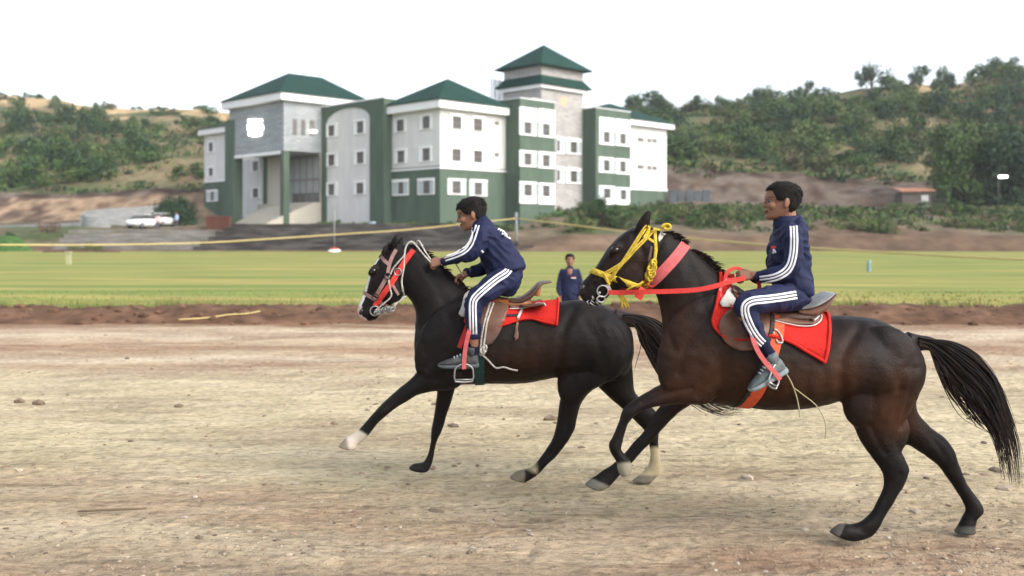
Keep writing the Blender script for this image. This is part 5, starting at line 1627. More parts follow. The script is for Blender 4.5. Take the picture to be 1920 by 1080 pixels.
def shoe(parent, heel, toe, up, lat, s, m_up, m_sole):
    """heel, toe world points at sole level; up, lat unit vectors"""
    X = (toe - heel).normalized(); L = (toe - heel).length
    up = (up - X * up.dot(X)).normalized()
    T = lambda x, y, z: heel + X * (x * L) + lat * (y * s) + up * (z * s)
    def body(zoff, st):
        rs = []
        for x, z0, z1, w in catmull(st, 3):
            ring = []
            for k in range(18):
                t = 2 * math.pi * k / 18; co, si = math.cos(t), math.sin(t)
                zc, zh = (z0 + z1) / 2, (z1 - z0) / 2
                ring.append(T(x, w * math.copysign(abs(co) ** .8, co) * (1 - .16 * max(0, si)), zc + zh * math.copysign(abs(si) ** .8, si)))
            rs.append(ring)
        return rs
    mb = MB()
    mb.rings(body(0, [(.0, .03, .072, .018), (.03, .018, .095, .030), (.14, .015, .108, .037), (.26, .015, .106, .038), (.40, .015, .092, .040), (.56, .015, .074, .044), (.74, .015, .058, .046), (.88, .018, .046, .040), (.97, .02, .034, .024), (1.0, .022, .028, .010)]))
    mb.tube([T(.19, 0, .07), T(.175, 0, .115), T(.165, 0, .135)], [.036 * s, .037 * s, .036 * s], 16)
    sh = mb.build("shoe", m_up, parent, True)
    mb = MB()
    mb.rings(body(0, [(-.015, .004, .03, .022), (.03, -.004, .032, .035), (.2, -.006, .03, .041), (.45, -.006, .028, .044), (.74, -.006, .028, .050), (.92, -.002, .028, .038), (1.012, .010, .027, .014)]))
    mb.build("sole", m_sole, sh, True)
    mb = MB()
    for i in range(5):
        x = .30 + i * .075; z = lerp(.101, .070, i / 4)
        a = [T(x - .01, -.026, z - .004), T(x, -.012, z + .003), T(x + .012, 0, z + .006), T(x, .012, z + .003), T(x - .01, .026, z - .004)]
        mb.tube(a, .0032 * s, 5)
    mb.build("lace", M_lace, sh, True)
    return sh

def fold(seed, amp, sc=(7, 7, 12)):
    def f(v, n):
        w = 2.2 * noise.noise(Vector((v.x * 4 + seed, v.y * 4, v.z * 4)))
        a = noise.noise(Vector((v.x * sc[0] + seed + w * .5, v.y * sc[1], v.z * sc[2] + w)))
        b = 1 - 2 * abs(noise.noise(Vector((v.x * 11 + v.z * 9 + seed, v.y * 9, v.z * 17 - v.x * 8 + w))))   # ridged creases
        return amp * (a + .75 * (b - .55))
    return f
def mirror_pts(pts): return pts
SKIN1 = (.20, .096, .060)

def stripes3(name, parent, bvh, path, gap, width, Yd, off=.0025):
    """three parallel white bands sewn along a sleeve or leg"""
    for k in (-1, 0, 1):
        q = []
        for i, p in enumerate(path):
            a = path[max(0, i - 1)]; b = path[min(len(path) - 1, i + 1)]
            dx, dy = b[0] - a[0], b[1] - a[1]; L = math.hypot(dx, dy) or 1
            q.append((p[0] - dy / L * gap * k, p[1] + dx / L * gap * k))
        mb = MB(); ribbon(mb, q, width, bvh, Yd, off, .0015, 3.0)
        mb.build(name, M_stripe, parent, True)
def densify(path, sub=4): return [tuple(p) for p in catmull(path, sub)]

def rider(D, d, label):
    s = d['head_s']
    hp = P(d['head_pos'][0], d['head_pos'][1], D)                   # chin-level point under the skull's middle
    M = Matrix.Translation(hp) @ Matrix.Rotation(math.pi + math.radians(d.get('yaw', 0)), 4, 'Z') @ Matrix.Rotation(math.radians(d['pitch']), 4, 'Y')
    pt = lambda q: P(q[0], q[1], D + q[2])
    # body: one skin, mostly under the clothes
    mb = MB(); head_lofts(mb, M, s)
    mb.capsule([pt(q) for q in d['neck']], d['neck_r'], 18, 3)
    inner = [(a, b, c, e, w * .86, 0) for a, b, c, e, w in d['torso']]
    shr = []
    for a, b, c, e, w, _ in inner[2:]:
        mx, my = (a + c) / 2, (b + e) / 2
        shr.append((lerp(a, mx, .16), lerp(b, my, .16), lerp(c, mx, .16), lerp(e, my, .16), w, 0))
    mb.loft(shr, D, 3, 24)
    for arm in d['arms']:
        mb.capsule([pt(q) for q in arm['path']] + [pt(arm['wrist'])], [q[3] * .76 for q in arm['path']] + [.024], 14, 3)
        hand_lofts(mb, pt(arm['wrist']), Vector(arm['fwd']), Vector(arm['back']), arm.get('s', .95), arm.get('curl', (70, 80, 50)), 1, arm.get('thumb', 1))
    for sgn in (1, -1):
        leg = d['leg'] if sgn == 1 else [(q[0], q[1], -q[2], q[3]) for q in d['leg']]
        mb.capsule([pt(q) for q in leg] + [pt((d['ankle'][0], d['ankle'][1], d['ankle'][2] * sgn))], [q[3] * .80 for q in leg] + [.031], 14, 3)
    body = mb.fuse("person", M_skin, None, .0042, 3, .45, colorf=face_color(M, s, SKIN1))
    tag(body, label, "person")
    eyes(M, s, body)
    hair_cap(M, s, body, d['seed'], **d['hair'])
    # jacket
    mb = MB()
    mb.loft([(a, b, c, e, w, 0) for a, b, c, e, w in d['torso']], D, 4, 30, 0, .9)
    for arm in d['arms']:
        mb.capsule([pt(q) for q in arm['path']], [q[3] for q in arm['path']], 18, 4)
        c0, c1 = pt(arm['path'][-1]), pt(arm['wrist'])
        mb.tube([c0, c0.lerp(c1, .5)], [arm['path'][-1][3] * .98, arm['path'][-1][3] * .86], 14)
    jk = mb.fuse("jacket", M_navy, body, .0055, 4, .5, dispf=fold(d['seed'], d.get('fold', .013)))
    bj = bvh_of(jk)
    # collar, standing round the neck
    mb = MB()
    n0 = pt(d['collar'][0]); n1 = pt(d['collar'][1])
    ax = (n1 - n0).normalized()
    e1 = Vector((0, 1, 0)); e2 = ax.cross(e1).normalized()
    rs = []
    for t, r_ in ((0, 1.12), (.5, 1.03), (1, 1.0), (1, .88), (.4, .86)):
        rs.append([n0.lerp(n1, t) + (e1 * math.cos(2*math.pi*k/24) * d['collar_r'][0] + e2 * math.sin(2*math.pi*k/24) * d['collar_r'][1]) * r_ for k in range(24)])
    mb.rings(rs, cap=False); mb.build("collar", M_navy, jk, True)
    # trousers
    mb = MB()
    mb.loft([(a, b, c, e, w, 0) for a, b, c, e, w in d['pelvis']], D, 4, 28)
    for sgn in (1, -1):
        leg = d['leg'] if sgn == 1 else [(q[0], q[1], -q[2], q[3]) for q in d['leg']]
        mb.capsule([pt(q) for q in leg], [q[3] for q in leg], 20, 4)
    tr = mb.fuse("trousers", M_navy, body, .0055, 4, .5, dispf=fold(d['seed'] + 9, d.get('fold', .013)))
    bt = bvh_of(tr)
    stripes3("sleeve_stripe", jk, bj, densify(d['sleeve_stripe']), d['sgap'], d['swid'], D - .2)
    stripes3("trouser_stripe", tr, bt, densify(d['leg_stripe']), d['sgap'] * 1.05, d['swid'] * 1.05, D - .3)
    # socks and shoes
    for sgn in (1, -1):
        a, b = d['sock']
        mb = MB(); mb.capsule([pt((a[0], a[1], a[2] * sgn)), pt((b[0], b[1], b[2] * sgn))], [a[3], b[3]], 14, 3)
        mb.build("sock", M_navyd, body, True)
        h, t = d['shoe']
        shoe(body, pt((h[0], h[1], h[2] * sgn)), pt((t[0], t[1], t[2] * sgn)), Vector(d['shoe_up']), Vector((0, -1, 0)), .98, d['m_shoe'], d['m_sole'])
    return body, jk, tr, bj, bt, M

# rider on the near horse
N_r = dict(seed=11, head_s=.208, head_pos=(1468.5, 411, 0), pitch=2, yaw=-4,
  hair=dict(front=.80, side=.52, nape=.20, thick=.034, n=2800, lenf=.08),
  neck=[(1474, 398, 0), (1477, 412, 0), (1479, 428, 0)], neck_r=[.052, .052, .06],
  torso=[(1453, 414, 1497, 404, .050), (1453, 421, 1502, 411, .066), (1451, 429, 1507, 421, .125), (1448, 440, 1511, 434, .160), (1444, 458, 1514, 450, .160), (1441, 478, 1516, 470, .150), (1440, 497, 1517, 492, .145),
         (1444, 517, 1520, 514, .150), (1453, 534, 1522, 534, .160), (1466, 546, 1521, 547, .158), (1474, 551, 1514, 552, .14)],
  arms=[dict(path=[(1482, 433, -.125, .060), (1487, 452, -.165, .056), (1490, 478, -.185, .052), (1485, 501, -.195, .050), (1463, 514, -.185, .044), (1440, 518, -.155, .038), (1421, 517, -.125, .033)], wrist=(1412, 516, -.115), fwd=(-1, .12, -.05), back=(-.1, -.8, .5), thumb=-1, s=.92, curl=(62, 75, 45)),
        dict(path=[(1482, 433, .125, .060), (1487, 452, .165, .056), (1490, 478, .185, .052), (1483, 501, .185, .050), (1460, 514, .15, .044), (1436, 519, .10, .038), (1416, 519, .06, .033)], wrist=(1407, 518, .045), fwd=(-1, -.2, 0), back=(-.1, .8, .5), thumb=1, s=.92, curl=(62, 75, 45))],
  collar=[(1476, 424, 0), (1475, 405, 0)], collar_r=(.064, .074),
  pelvis=[(1458, 530, 1520, 534, .14), (1452, 545, 1520, 548, .158), (1455, 560, 1514, 566, .155), (1468, 574, 1505, 578, .12)],
  leg=[(1488, 556, -.10, .084), (1462, 560, -.19, .078), (1432, 563, -.265, .070), (1404, 570, -.315, .064), (1397, 580, -.322, .061), (1405, 600, -.322, .055), (1416, 621, -.315, .050), (1427, 640, -.305, .043), (1431, 647, -.303, .040)],
  ankle=(1452, 678, -.295), sock=[(1430, 648, -.303, .037), (1451, 676, -.296, .034)],
  shoe=[(1477, 697, -.30), (1407, 736, -.31)], shoe_up=(-.5, 0, .86), m_shoe=M_shoe_g, m_sole=M_soleg,
  sleeve_stripe=[(1487.5, 424), (1489, 452), (1486.5, 482), (1477, 506), (1454, 520), (1425, 525)],
  leg_stripe=[(1493, 553), (1470, 557), (1440, 561), (1412, 564), (1398, 572), (1397, 588), (1407, 613), (1420, 634), (1431, 645)], sgap=5.6, swid=.0105)
# rider on the far horse
F_r = dict(seed=23, head_s=.206, head_pos=(893, 427, 0), pitch=17, yaw=0,
  hair=dict(front=.76, side=.50, nape=.20, thick=.040, n=3000, lenf=.09),
  neck=[(893, 408, 0), (899, 422, 0), (905, 436, 0)], neck_r=[.050, .052, .060],
  torso=[(883, 428, 908, 404, .050), (884, 434, 914, 411, .066), (886, 443, 923, 420, .125), (889, 456, 937, 430, .160), (894, 472, 951, 442, .165), (899, 488, 963, 457, .160), (905, 500, 973, 474, .155),
         (913, 508, 980, 490, .160), (925, 512, 983, 499, .160), (940, 512, 980, 504, .145)],
  arms=[dict(path=[(905, 432, -.125, .062), (902, 446, -.165, .058), (895, 464, -.185, .055), (884, 474, -.19, .051), (866, 480, -.18, .045), (848, 485, -.155, .039), (835, 488, -.14, .035)], wrist=(829, 489, -.132), fwd=(-1, .15, -.25), back=(-.2, -.75, .55), thumb=-1, s=.95, curl=(60, 75, 45)),
        dict(path=[(905, 432, .125, .062), (913, 452, .165, .058), (921, 475, .175, .054), (922, 495, .16, .050), (905, 503, .12, .044), (886, 508, .08, .039), (876, 511, .05, .035)], wrist=(870, 516, .035), fwd=(-.75, -.1, -.6), back=(-.3, .75, .5), thumb=1, s=.92, curl=(55, 70, 45))],
  collar=[(904, 428, 0), (894, 413, 0)], collar_r=(.062, .072),
  pelvis=[(922, 498, 980, 494, .14), (915, 508, 980, 506, .158), (915, 522, 978, 525, .165), (925, 540, 970, 545, .15), (938, 553, 960, 556, .11)],
  leg=[(948, 522, -.10, .092), (930, 533, -.19, .084), (910, 547, -.27, .074), (891, 563, -.31, .064), (888, 578, -.318, .058), (888, 600, -.318, .053), (888, 618, -.312, .048), (888, 628, -.31, .044)],
  ankle=(887, 664, -.30), sock=[(887, 642, -.302, .035), (887, 668, -.300, .037)],
  shoe=[(897, 689, -.305), (822, 690, -.315)], shoe_up=(0, 0, 1), m_shoe=M_shoe_d, m_sole=M_sole,
  sleeve_stripe=[(893, 422), (888, 438), (881, 458), (868, 471), (850, 479), (834, 484)],
  leg_stripe=[(955, 502), (950, 511), (930, 524), (908, 542), (892, 557), (886.5, 568), (886.5, 590), (887.5, 627)], sgap=5.2, swid=.0115)
person_n, jkN, trN, bjN, btN, MN = rider(DN, N_r, "boy in a navy tracksuit sitting upright on the near brown horse, holding red reins")
person_f, jkF, trF, bjF, btF, MF = rider(DF, F_r, "boy in a navy tracksuit leaning forward on the black horse in front")
# lettering on the far rider's back and the crest on the near rider's chest
mb = MB()
for k, w in enumerate([9, 6, 8, 5, 9]):
    x0 = 935 + k * 4.2; y0 = 429 + k * 2.4
    ribbon(mb, [(x0 - 1.5, y0 + 2), (x0 + 1.2, y0 - 2.5), (x0 + 2.5, y0 + 2.5)], .008, bjF, DF - .16, .002, .0012, 2)
    if k: ribbon(mb, [(x0 + .8 + 1.5, y0 + 9), (x0 + 3.2, y0 + 4.5), (x0 + 4.6, y0 + 10)], .008, bjF, DF - .16, .002, .0012, 2)
mb.build("back_lettering", M_stripe, jkF)
mb = MB(); ribbon(mb, [(1446.5, 463.5), (1451, 463), (1455.5, 464)], .014, bjN, DN - .13, .002, .0015, 2); mb.build("chest_lettering", M_redstrap, jkN)
mb = MB(); ribbon(mb, [(1450, 468), (1453, 469), (1455, 474)], .012, bjN, DN - .13, .002, .0015, 2); ribbon(mb, [(1452, 470), (1449.5, 475)], .009, bjN, DN - .13, .002, .0015, 2); mb.build("chest_emblem", M_stripe, jkN)
mb = MB(); ribbon(mb, [(902.5, 470), (906, 473)], .012, bjF, DF - .15, .002, .0015, 2); mb.build("chest_emblem", M_stripe, jkF)
# smile of the near rider, ear stud
mb = MB(); mb.ellipsoid(MN @ (Vector((.462, 0, .226)) * .208), (.004, .013, .003), MN.to_3x3()); mb.build("teeth", M_piping, person_n, True)

# boy standing on the lawn behind, and two people by the cars
def standing(x, Y, z, h, yaw, label, top, trousers, shoes, seed, hands=True, grp=None, arms_out=.10, badge=False):
    """simple standing figure, height h, facing yaw (0 = towards +X)"""
    S = h / 1.34
    Rz = Matrix.Translation((x, Y, z)) @ Matrix.Rotation(yaw, 4, 'Z') @ Matrix.Scale(S, 4)
    pt = lambda a, b, c: Rz @ Vector((a, b, c))
    hs = .20
    M = Rz @ Matrix.Translation((-.005, 0, 1.145))
    mb = MB(); head_lofts(mb, M, hs)
    mb.capsule([pt(-.01, 0, 1.16), pt(-.015, 0, 1.08)], [.046 * S, .05 * S], 12)
    for sg in (1, -1):
        mb.capsule([pt(0, sg * .13, 1.04), pt(0, sg * .175, .86), pt(.02, sg * (.17 + arms_out * .3), .70), pt(.05, sg * .17, .60)], [.036 * S, .032 * S, .028 * S, .022 * S], 10)
        hand_lofts(mb, pt(.055, sg * .17, .585), Rz.to_3x3() @ Vector((.15, 0, -1)), Rz.to_3x3() @ Vector((0, sg, 0)), .85 * S, (25, 30, 20), 1, sg)
        mb.capsule([pt(0, sg * .075, .62), pt(.01, sg * .08, .36), pt(-.01, sg * .085, .07)], [.06 * S, .045 * S, .03 * S], 12)
    mb.capsule([pt(0, 0, 1.02), pt(0, 0, .85), pt(0, 0, .66)], [.10 * S, .09 * S, .10 * S], 16)
    b = mb.fuse("person", M_skin, None, .008 * max(S, 1), 3, .45, colorf=face_color(M, hs, SKIN1))
    tag(b, label, "person", grp)
    hair_cap(M, hs, b, seed, .78, .5, .2, .06, 260, .10)
    mb = MB(); rs = []
    for zz, w, dd in [(1.128, .054, .054), (1.10, .066, .064), (1.075, .10, .07), (1.04, .155, .09), (.95, .165, .105), (.82, .155, .10), (.70, .165, .11), (.62, .165, .11)]:
        rs.append([pt(dd * math.cos(2*math.pi*k/20), w * math.sin(2*math.pi*k/20), zz) for k in range(20)])
    mb.rings(rs)
    for sg in (1, -1):
        mb.capsule([pt(0, sg * .135, 1.035), pt(0, sg * .185, .87), pt(.02, sg * (.175 + arms_out * .3), .72), pt(.05, sg * .172, .625)], [.055 * S, .05 * S, .045 * S, .036 * S], 12)
    j = mb.fuse("jacket", top, b, .011 * max(S, 1), 3, .5, dispf=fold(seed, .005))
    mb = MB(); mb.capsule([pt(0, 0, .70), pt(0, 0, .60)], [.115 * S, .115 * S], 14)
    for sg in (1, -1): mb.capsule([pt(0, sg * .07, .62), pt(.012, sg * .082, .36), pt(-.01, sg * .088, .10)], [.085 * S, .062 * S, .048 * S], 12)
    mb.fuse("trousers", trousers, b, .011 * max(S, 1), 3, .5, dispf=fold(seed + 4, .005))
    for sg in (1, -1):
        mb = MB(); mb.capsule([pt(-.04, sg * .088, .035), pt(.03, sg * .09, .035), pt(.12, sg * .095, .028)], [.032 * S, .036 * S, .026 * S], 10); mb.build("shoe", shoes, b, True)
    if badge:
        bj_ = bvh_of(j); mb = MB(); c = pt(.10, .06, .93)
        mb.box((c.x - .04, c.y - .03, c.z - .012), (c.x + .045, c.y + .03, c.z + .004)); mb.build("chest_patch", M_stripe, j)
        mb = MB(); mb.box((c.x - .03, c.y - .031, c.z + .0045), (c.x + .035, c.y + .03, c.z + .016)); mb.build("chest_lettering", M_redstrap, j)
    return b
Yb_ = 17.8
standing((1068.5 - 960) * Yb_ / F, Yb_, 0, 1.335, math.radians(-92), "boy in a navy tracksuit standing on the track behind the black horse, facing the camera", M_navy, M_navy, M_shoe_d, 31, badge=True)
M_pinks = mat("pink_shirt", (.62, .42, .44), .85, .2); M_blues = mat("pale_blue_shirt", (.36, .45, .58), .85, .2); M_greyt = mat("grey_trousers", (.10, .10, .11), .85, .2)
xx = XY(296, 104.5); standing(xx, 104.5, ground_at(xx, 104.5), 1.6, math.radians(-60), "person in a pink shirt standing between the two white cars", M_pinks, M_greyt, M_shoe_d, 33)
xx = XY(331, 107); standing(xx, 107, ground_at(xx, 107), 1.65, math.radians(-120), "person in a pale blue shirt standing right of the cars by the round tree", M_blues, M_greyt, M_shoe_d, 34)
# ------------------------------------------------------------------ tack
def saddle_sheet(name, m, D, bv, cols, off, thick, label, zc_py, nth=14, roll=None, rollm=None):
    """cloth laid over the back: cols = (top px, bottom px, lower edge py)"""
    rows = catmull(cols, 5); O_, I_ = [], []
    for xt, xb, yl in rows:
        zc = P(xb, zc_py, D).z; zl = P(xb, yl, D - .27).z
        def hit(X, th):
            d = Vector((0, math.sin(th), math.cos(th))); o = Vector((X, D, zc)) + d * .75
            h = bv.ray_cast(o, -d, .75)
            return (h[0], d) if h[0] is not None else (o - d * .5, d)
        Xb, Xt = P(xb, yl, D - .24).x, P(xt, yl, D).x
        tm = .5
        for k in range(20, 130):
            th = math.radians(k); p, d = hit(Xb, th); tm = th
            if p.z < zl: break
        ro, ri = [], []
        for j in range(-nth, nth + 1):
            w = j / nth; p, d = hit(lerp(Xt, Xb, abs(w) ** 1.3), w * tm)
            edge = 1 - max(0, abs(w) - .9) * 4
            ro.append(p + d * (off + thick * edge + .005 * nz(p.x, p.y, p.z, 11) + .004 * nz(p.x + p.z, p.y, p.z, 24))); ri.append(p + d * (off - .01))
        O_.append(ro); I_.append(ri)
    n = 2 * nth + 1
    for _ in range(2):
        for i in range(1, len(O_) - 1):
            O_[i] = [(a + b * 2 + c) / 4 for a, b, c in zip(O_[i-1], O_[i], O_[i+1])]
    mb = MB(); mb.rings([o + i[::-1] for o, i in zip(O_, I_)])
    ob = mb.build(name, m, None, True)
    tag(ob, label, "saddle pad")
    if roll:
        for j in (0, n - 1):
            r = MB(); r.capsule([O_[i][j] for i in range(0, len(O_), 4)], [roll] * len(range(0, len(O_), 4)), 10, 3); r.build("edge_roll", rollm or m, ob, True)
        for i in (0, -1):
            r = MB(); r.capsule([O_[i][j] for j in range(0, n, 2)], [roll] * len(range(0, n, 2)), 10, 3); r.build("edge_roll", rollm or m, ob, True)
    return ob

def free_strip(mb, path, width, D, thick=.003, sub=5, flip=False, nrm=Vector((0, -1, 0))):
    pts = vcat([P(p[0], p[1], D + p[2]) for p in path], sub); C, N, W = [], [], []
    for i, c in enumerate(pts):
        t = (pts[min(i + 1, len(pts) - 1)] - pts[max(i - 1, 0)]).normalized()
        n = (nrm - t * nrm.dot(t)); n = n.normalized() if n.length > 1e-4 else Vector((0, 0, 1))
        C.append(c); N.append(n); W.append(n.cross(t) * width / 2)
    if flip: C = [Vector((c.x, 2*D - c.y, c.z)) for c in C]; N = [Vector((n.x, -n.y, n.z)) for n in N]; W = [Vector((w.x, -w.y, w.z)) for w in W]
    strip_mesh(mb, C, N, W, thick)

def ring(mb, c, r, tube_r, rot=0, sq=1.0, tilt=0):
    pts = []
    for k in range(24):
        a = 2 * math.pi * k / 24
        p = Vector((r * sq * math.cos(a), 0, r * math.sin(a)))
        p = Matrix.Rotation(rot, 3, 'Z') @ (Matrix.Rotation(tilt, 3, 'Y') @ p)
        pts.append(Vector(c) + p)
    mb.tube(pts, tube_r, 6, closed=True)

def stirrup_iron(parent, c, w, h, rot, tilt=0):
    R_ = Matrix.Rotation(rot, 3, 'Z') @ Matrix.Rotation(tilt, 3, 'Y')
    pts = []
    for k in range(17):
        a = math.pi * k / 16
        pts.append(Vector(c) + R_ @ Vector((w / 2 * math.cos(a) * (1 if a > 0 else 1), 0, h * .25 + h * .5 * math.sin(a))))
    pts += [Vector(c) + R_ @ Vector((-w * .52, 0, -h * .1)), Vector(c) + R_ @ Vector((-w * .46, 0, -h * .40)), Vector(c) + R_ @ Vector((0, 0, -h * .45)), Vector(c) + R_ @ Vector((w * .46, 0, -h * .40)), Vector(c) + R_ @ Vector((w * .52, 0, -h * .1))]
    mb = MB(); mb.tube(pts, .0058, 8, closed=True); ir = mb.build("stirrup_iron", M_steel, parent, True)
    mb = MB(); mb.tube([Vector(c) + R_ @ Vector((-w * .46, 0, -h * .28)), Vector(c) + R_ @ Vector((w * .46, 0, -h * .28))], .0055, 8); mb.build("tread", M_steel, ir, True)
    return ir

def cord_obj(name, m, parent, path, r, bv, Yd, off=None, flip=None, sub=5):
    mb = MB(); cord(mb, path, r, bv, Yd, off, sub, flip); return mb.build(name, m, parent, True)
def strap_obj(name, m, parent, path, w, bv, Yd, off=.003, thick=.003, both=False, D=None):
    mb = MB(); ribbon(mb, path, w, bv, Yd, off, thick); o = mb.build(name, m, parent)
    if both:
        mb = MB(); ribbon(mb, path, w, bv, Yd, off, thick, flip=D); mb.build(name, m, parent)
    return o

# ---- near horse
padN = saddle_sheet("saddle_pad", M_redcloth, DN, bvN, [(1350, 1337, 604), (1358, 1343, 626), (1378, 1372, 636), (1410, 1408, 638), (1440, 1440, 632), (1470, 1468, 640), (1505, 1500, 655), (1530, 1524, 668), (1549, 1541, 677)], .004, .016,
                    "thick red quilted pad with a pointed rear corner under the near saddle", 690, roll=.010)
bvN2 = bvh_of(horse_n, padN)
sadN = empty("saddle", P(1440, 590, DN), "brown leather saddle with an upswept grey cantle on the near horse", "saddle")
flN = [(1346, 612), (1352, 592), (1368, 578), (1396, 573), (1432, 578), (1446, 596), (1441, 632), (1420, 654), (1395, 661), (1370, 653), (1352, 635)]
patch(flN, bvN2, DN - .28, .006, .007, "flap", M_leather, sadN, 7)
patch(flN, bvN2, DN - .28, .006, .007, "flap", M_leather, sadN, 7, flip=DN)
skN = [(1450, 603), (1468, 594), (1498, 589), (1528, 586), (1539, 594), (1537, 604), (1524, 612), (1500, 613), (1474, 608)]
patch(skN, bvN2, DN - .25, .006, .009, "skirt", M_leather, sadN, 6)
patch(skN, bvN2, DN - .25, .006, .009, "skirt", M_leather, sadN, 6, flip=DN)
cord_obj("piping", M_piping, sadN, [(1450, 603), (1474, 609), (1500, 614), (1524, 613), (1538, 604), (1540, 594), (1530, 586)], .004, bvN2, DN - .25, .012)
mb = MB()
mb.loft([(1368, 540, 1366, 574, .05, 0), (1376, 534, 1380, 584, .075, 0), (1392, 543, 1394, 590, .09, 0), (1420, 564, 1420, 594, .105, 0), (1456, 577, 1456, 600, .135, 0), (1490, 581, 1494, 604, .155, 0), (1520, 576, 1516, 604, .14, 0), (1532, 582, 1528, 600, .10, 0)], DN, 5, 24, 0, .85)
mb.build("seat", M_leatherd, sadN, True)
mb = MB()
mb.loft([(1484, 578, 1486, 586, .13, 0), (1500, 577, 1504, 592, .155, 0), (1522, 569, 1528, 586, .165, 0), (1542, 557, 1545, 567, .155, 0), (1556, 548, 1558, 552, .12, 0)], DN, 5, 24, 0, .6)
cantN = mb.build("cantle", M_leather, sadN, True)
mb = MB()
mb.loft([(1490, 573, 1492, 580, .12, 0), (1512, 567, 1515, 575, .145, 0), (1536, 556, 1538, 562, .145, 0), (1554, 547, 1555, 549.5, .11, 0)], DN, 5, 24, 0, .6)
mb.build("cantle_cover", M_seatgrey, cantN, True)
patch([(1366, 541), (1355, 556), (1347, 570), (1354, 577), (1368, 577), (1378, 570), (1374, 554)], bvN2, DN - .2, .010, .007, "felt_lining", M_fleece, sadN, 6)
patch([(1380, 532), (1372, 541), (1370, 556), (1378, 566), (1390, 562), (1394, 546)], bvN2, DN - .16, .02, .012, "pommel_leather", M_leather, sadN, 6)
cord_obj("buckle_strap", M_blackw, sadN, [(1396, 534), (1390, 543), (1386, 556), (1380, 566)], .006, bvN2, DN - .16, .036)
def leathers(D, sad, path, w, m, iron_c, iw, ih, rot, tilt=0, dy_far=None):
    for fl in (False, True):
        mb = MB(); free_strip(mb, path, w, D, .003, flip=fl); st = mb.build("stirrup_leather", m, sad)
        c = P(*iron_c[:2], D + iron_c[2])
        if fl: c = Vector((c.x, 2 * D - c.y, c.z))
        stirrup_iron(st, c, iw, ih, rot if not fl else -rot, tilt)
leathers(DN, sadN, [(1404, 600, -.30), (1412, 636, -.352), (1422, 660, -.352), (1438, 683, -.350), (1452, 698, -.352), (1463, 712, -.352)], .026, M_pinkstrap, (1452, 710, -.335), .075, .115, math.radians(35), math.radians(25))
mb = MB(); cord(mb, [(1450, 619), (1456, 622), (1464, 632), (1466, 643), (1458, 644), (1452, 634), (1448, 624)], .006, bvN2, DN - .28, .012); mb.build("tie_cord", M_wrope, sadN, True)
flapN_obs = [c for c in sadN.children if c.name.startswith("flap")]
bvN3 = bvh_of(horse_n, padN, *flapN_obs)
gN = empty("girth_strap", P(1410, 700, DN), "orange red webbing girth with a black edge round the near horse's belly", "girth")
mb = MB(); ring_strap(mb, (1452, 578), (1386, 768), .062, bvN3, DN, .003, .005, R=.55, n=72); mb.build("webbing", M_orange_w, gN)
mb = MB(); ring_strap(mb, (1440, 578), (1374, 766), .028, bvN3, DN, .002, .005, R=.55, n=72); mb.build("backing", M_blackw, gN)
# dangling thin switch cord
mb = MB(); cord(mb, [(1473, 698, -.33), (1484, 718, -.32), (1493, 742, -.31), (1498, 765, -.30), (1500, 782, -.30)], .0038, None, DN); cord(mb, [(1487, 726, -.318), (1508, 742, -.31), (1530, 760, -.30), (1545, 785, -.30), (1549, 808, -.30), (1547, 822, -.30)], .0034, None, DN)
tag(mb.build("hanging_cord", mat("olive_cord", (.30, .27, .16), .85, .15), None, True), "thin pale olive cord hanging from the near rider's heel", "cord")
# halter, neck strap, bit and reins
hN = empty("rope_halter", P(1160, 480, DN), "yellow rope halter tied round the near horse's head", "halter")
def dbl(path, r=.0058, gap=2.0, name="cheek_rope", both=True):
    for s in (-1, 1):
        q = [(x + s * gap * .55, y + s * gap * .8) for x, y in path]
        cord_obj(name, M_yrope, hN, q, r, bvN, DN - .09, r * .7)
    if both: cord_obj(name, M_yrope, hN, path, r, bvN, DN - .09, r * .7, flip=DN)
dbl([(1135, 513), (1150, 504), (1168, 492), (1190, 468), (1211, 447)])
dbl([(1142, 528), (1155, 508), (1168, 491), (1190, 457), (1207, 430), (1213, 424)])
dbl([(1134, 514), (1137, 522), (1141, 531)], .009, 2.6)
dbl([(1211, 447), (1219, 438), (1230, 430), (1242, 426)], name="crown_rope")
dbl([(1207, 448), (1214, 436), (1216, 425)], .0065, name="crown_rope")
dbl([(1213, 446), (1220, 451), (1226, 454)], .0065, name="crown_rope")
dbl([(1227, 431), (1228, 450), (1228.5, 468), (1227, 488)], .0075, name="throat_rope")
mb = MB(); ring_strap(mb, (1104, 505), (1138, 517), .034, bvN, DN, .002, .009, R=.3, n=40); mb.build("noseband", M_yrope, hN, True)
kb = MB(); rk = random.Random(4)
for k in range(9):
    x, y = lerp(1226, 1212, k / 8) + rk.gauss(0, 2), lerp(492, 528, k / 8)
    c, n_ = cast(bvN, x, y, DN - .1)
    ring(kb, c + n_ * .012, .018 * rk.uniform(.8, 1.2), .0062, rk.uniform(-.6, .6), rk.uniform(.8, 1.6), rk.uniform(0, 3))
    ring(kb, c + n_ * .02 + Vector((rk.gauss(0, .006), 0, 0)), .013, .006, rk.uniform(-1, 1), 1.4, rk.uniform(0, 3))
kb.build("chain_knot", M_yrope, hN, True)
kb = MB()
cord(kb, [(1240, 426, -.05), (1246, 421, -.05), (1254, 421, -.05), (1257, 427, -.05), (1250, 430, -.05), (1244, 427, -.05)], .0085, None, DN); cord(kb, [(1240, 428, -.04), (1248, 424, -.04), (1256, 424, -.03), (1252, 429, -.03)], .008, None, DN)
kb.build("bow", M_yrope, hN, True)
kb = MB()
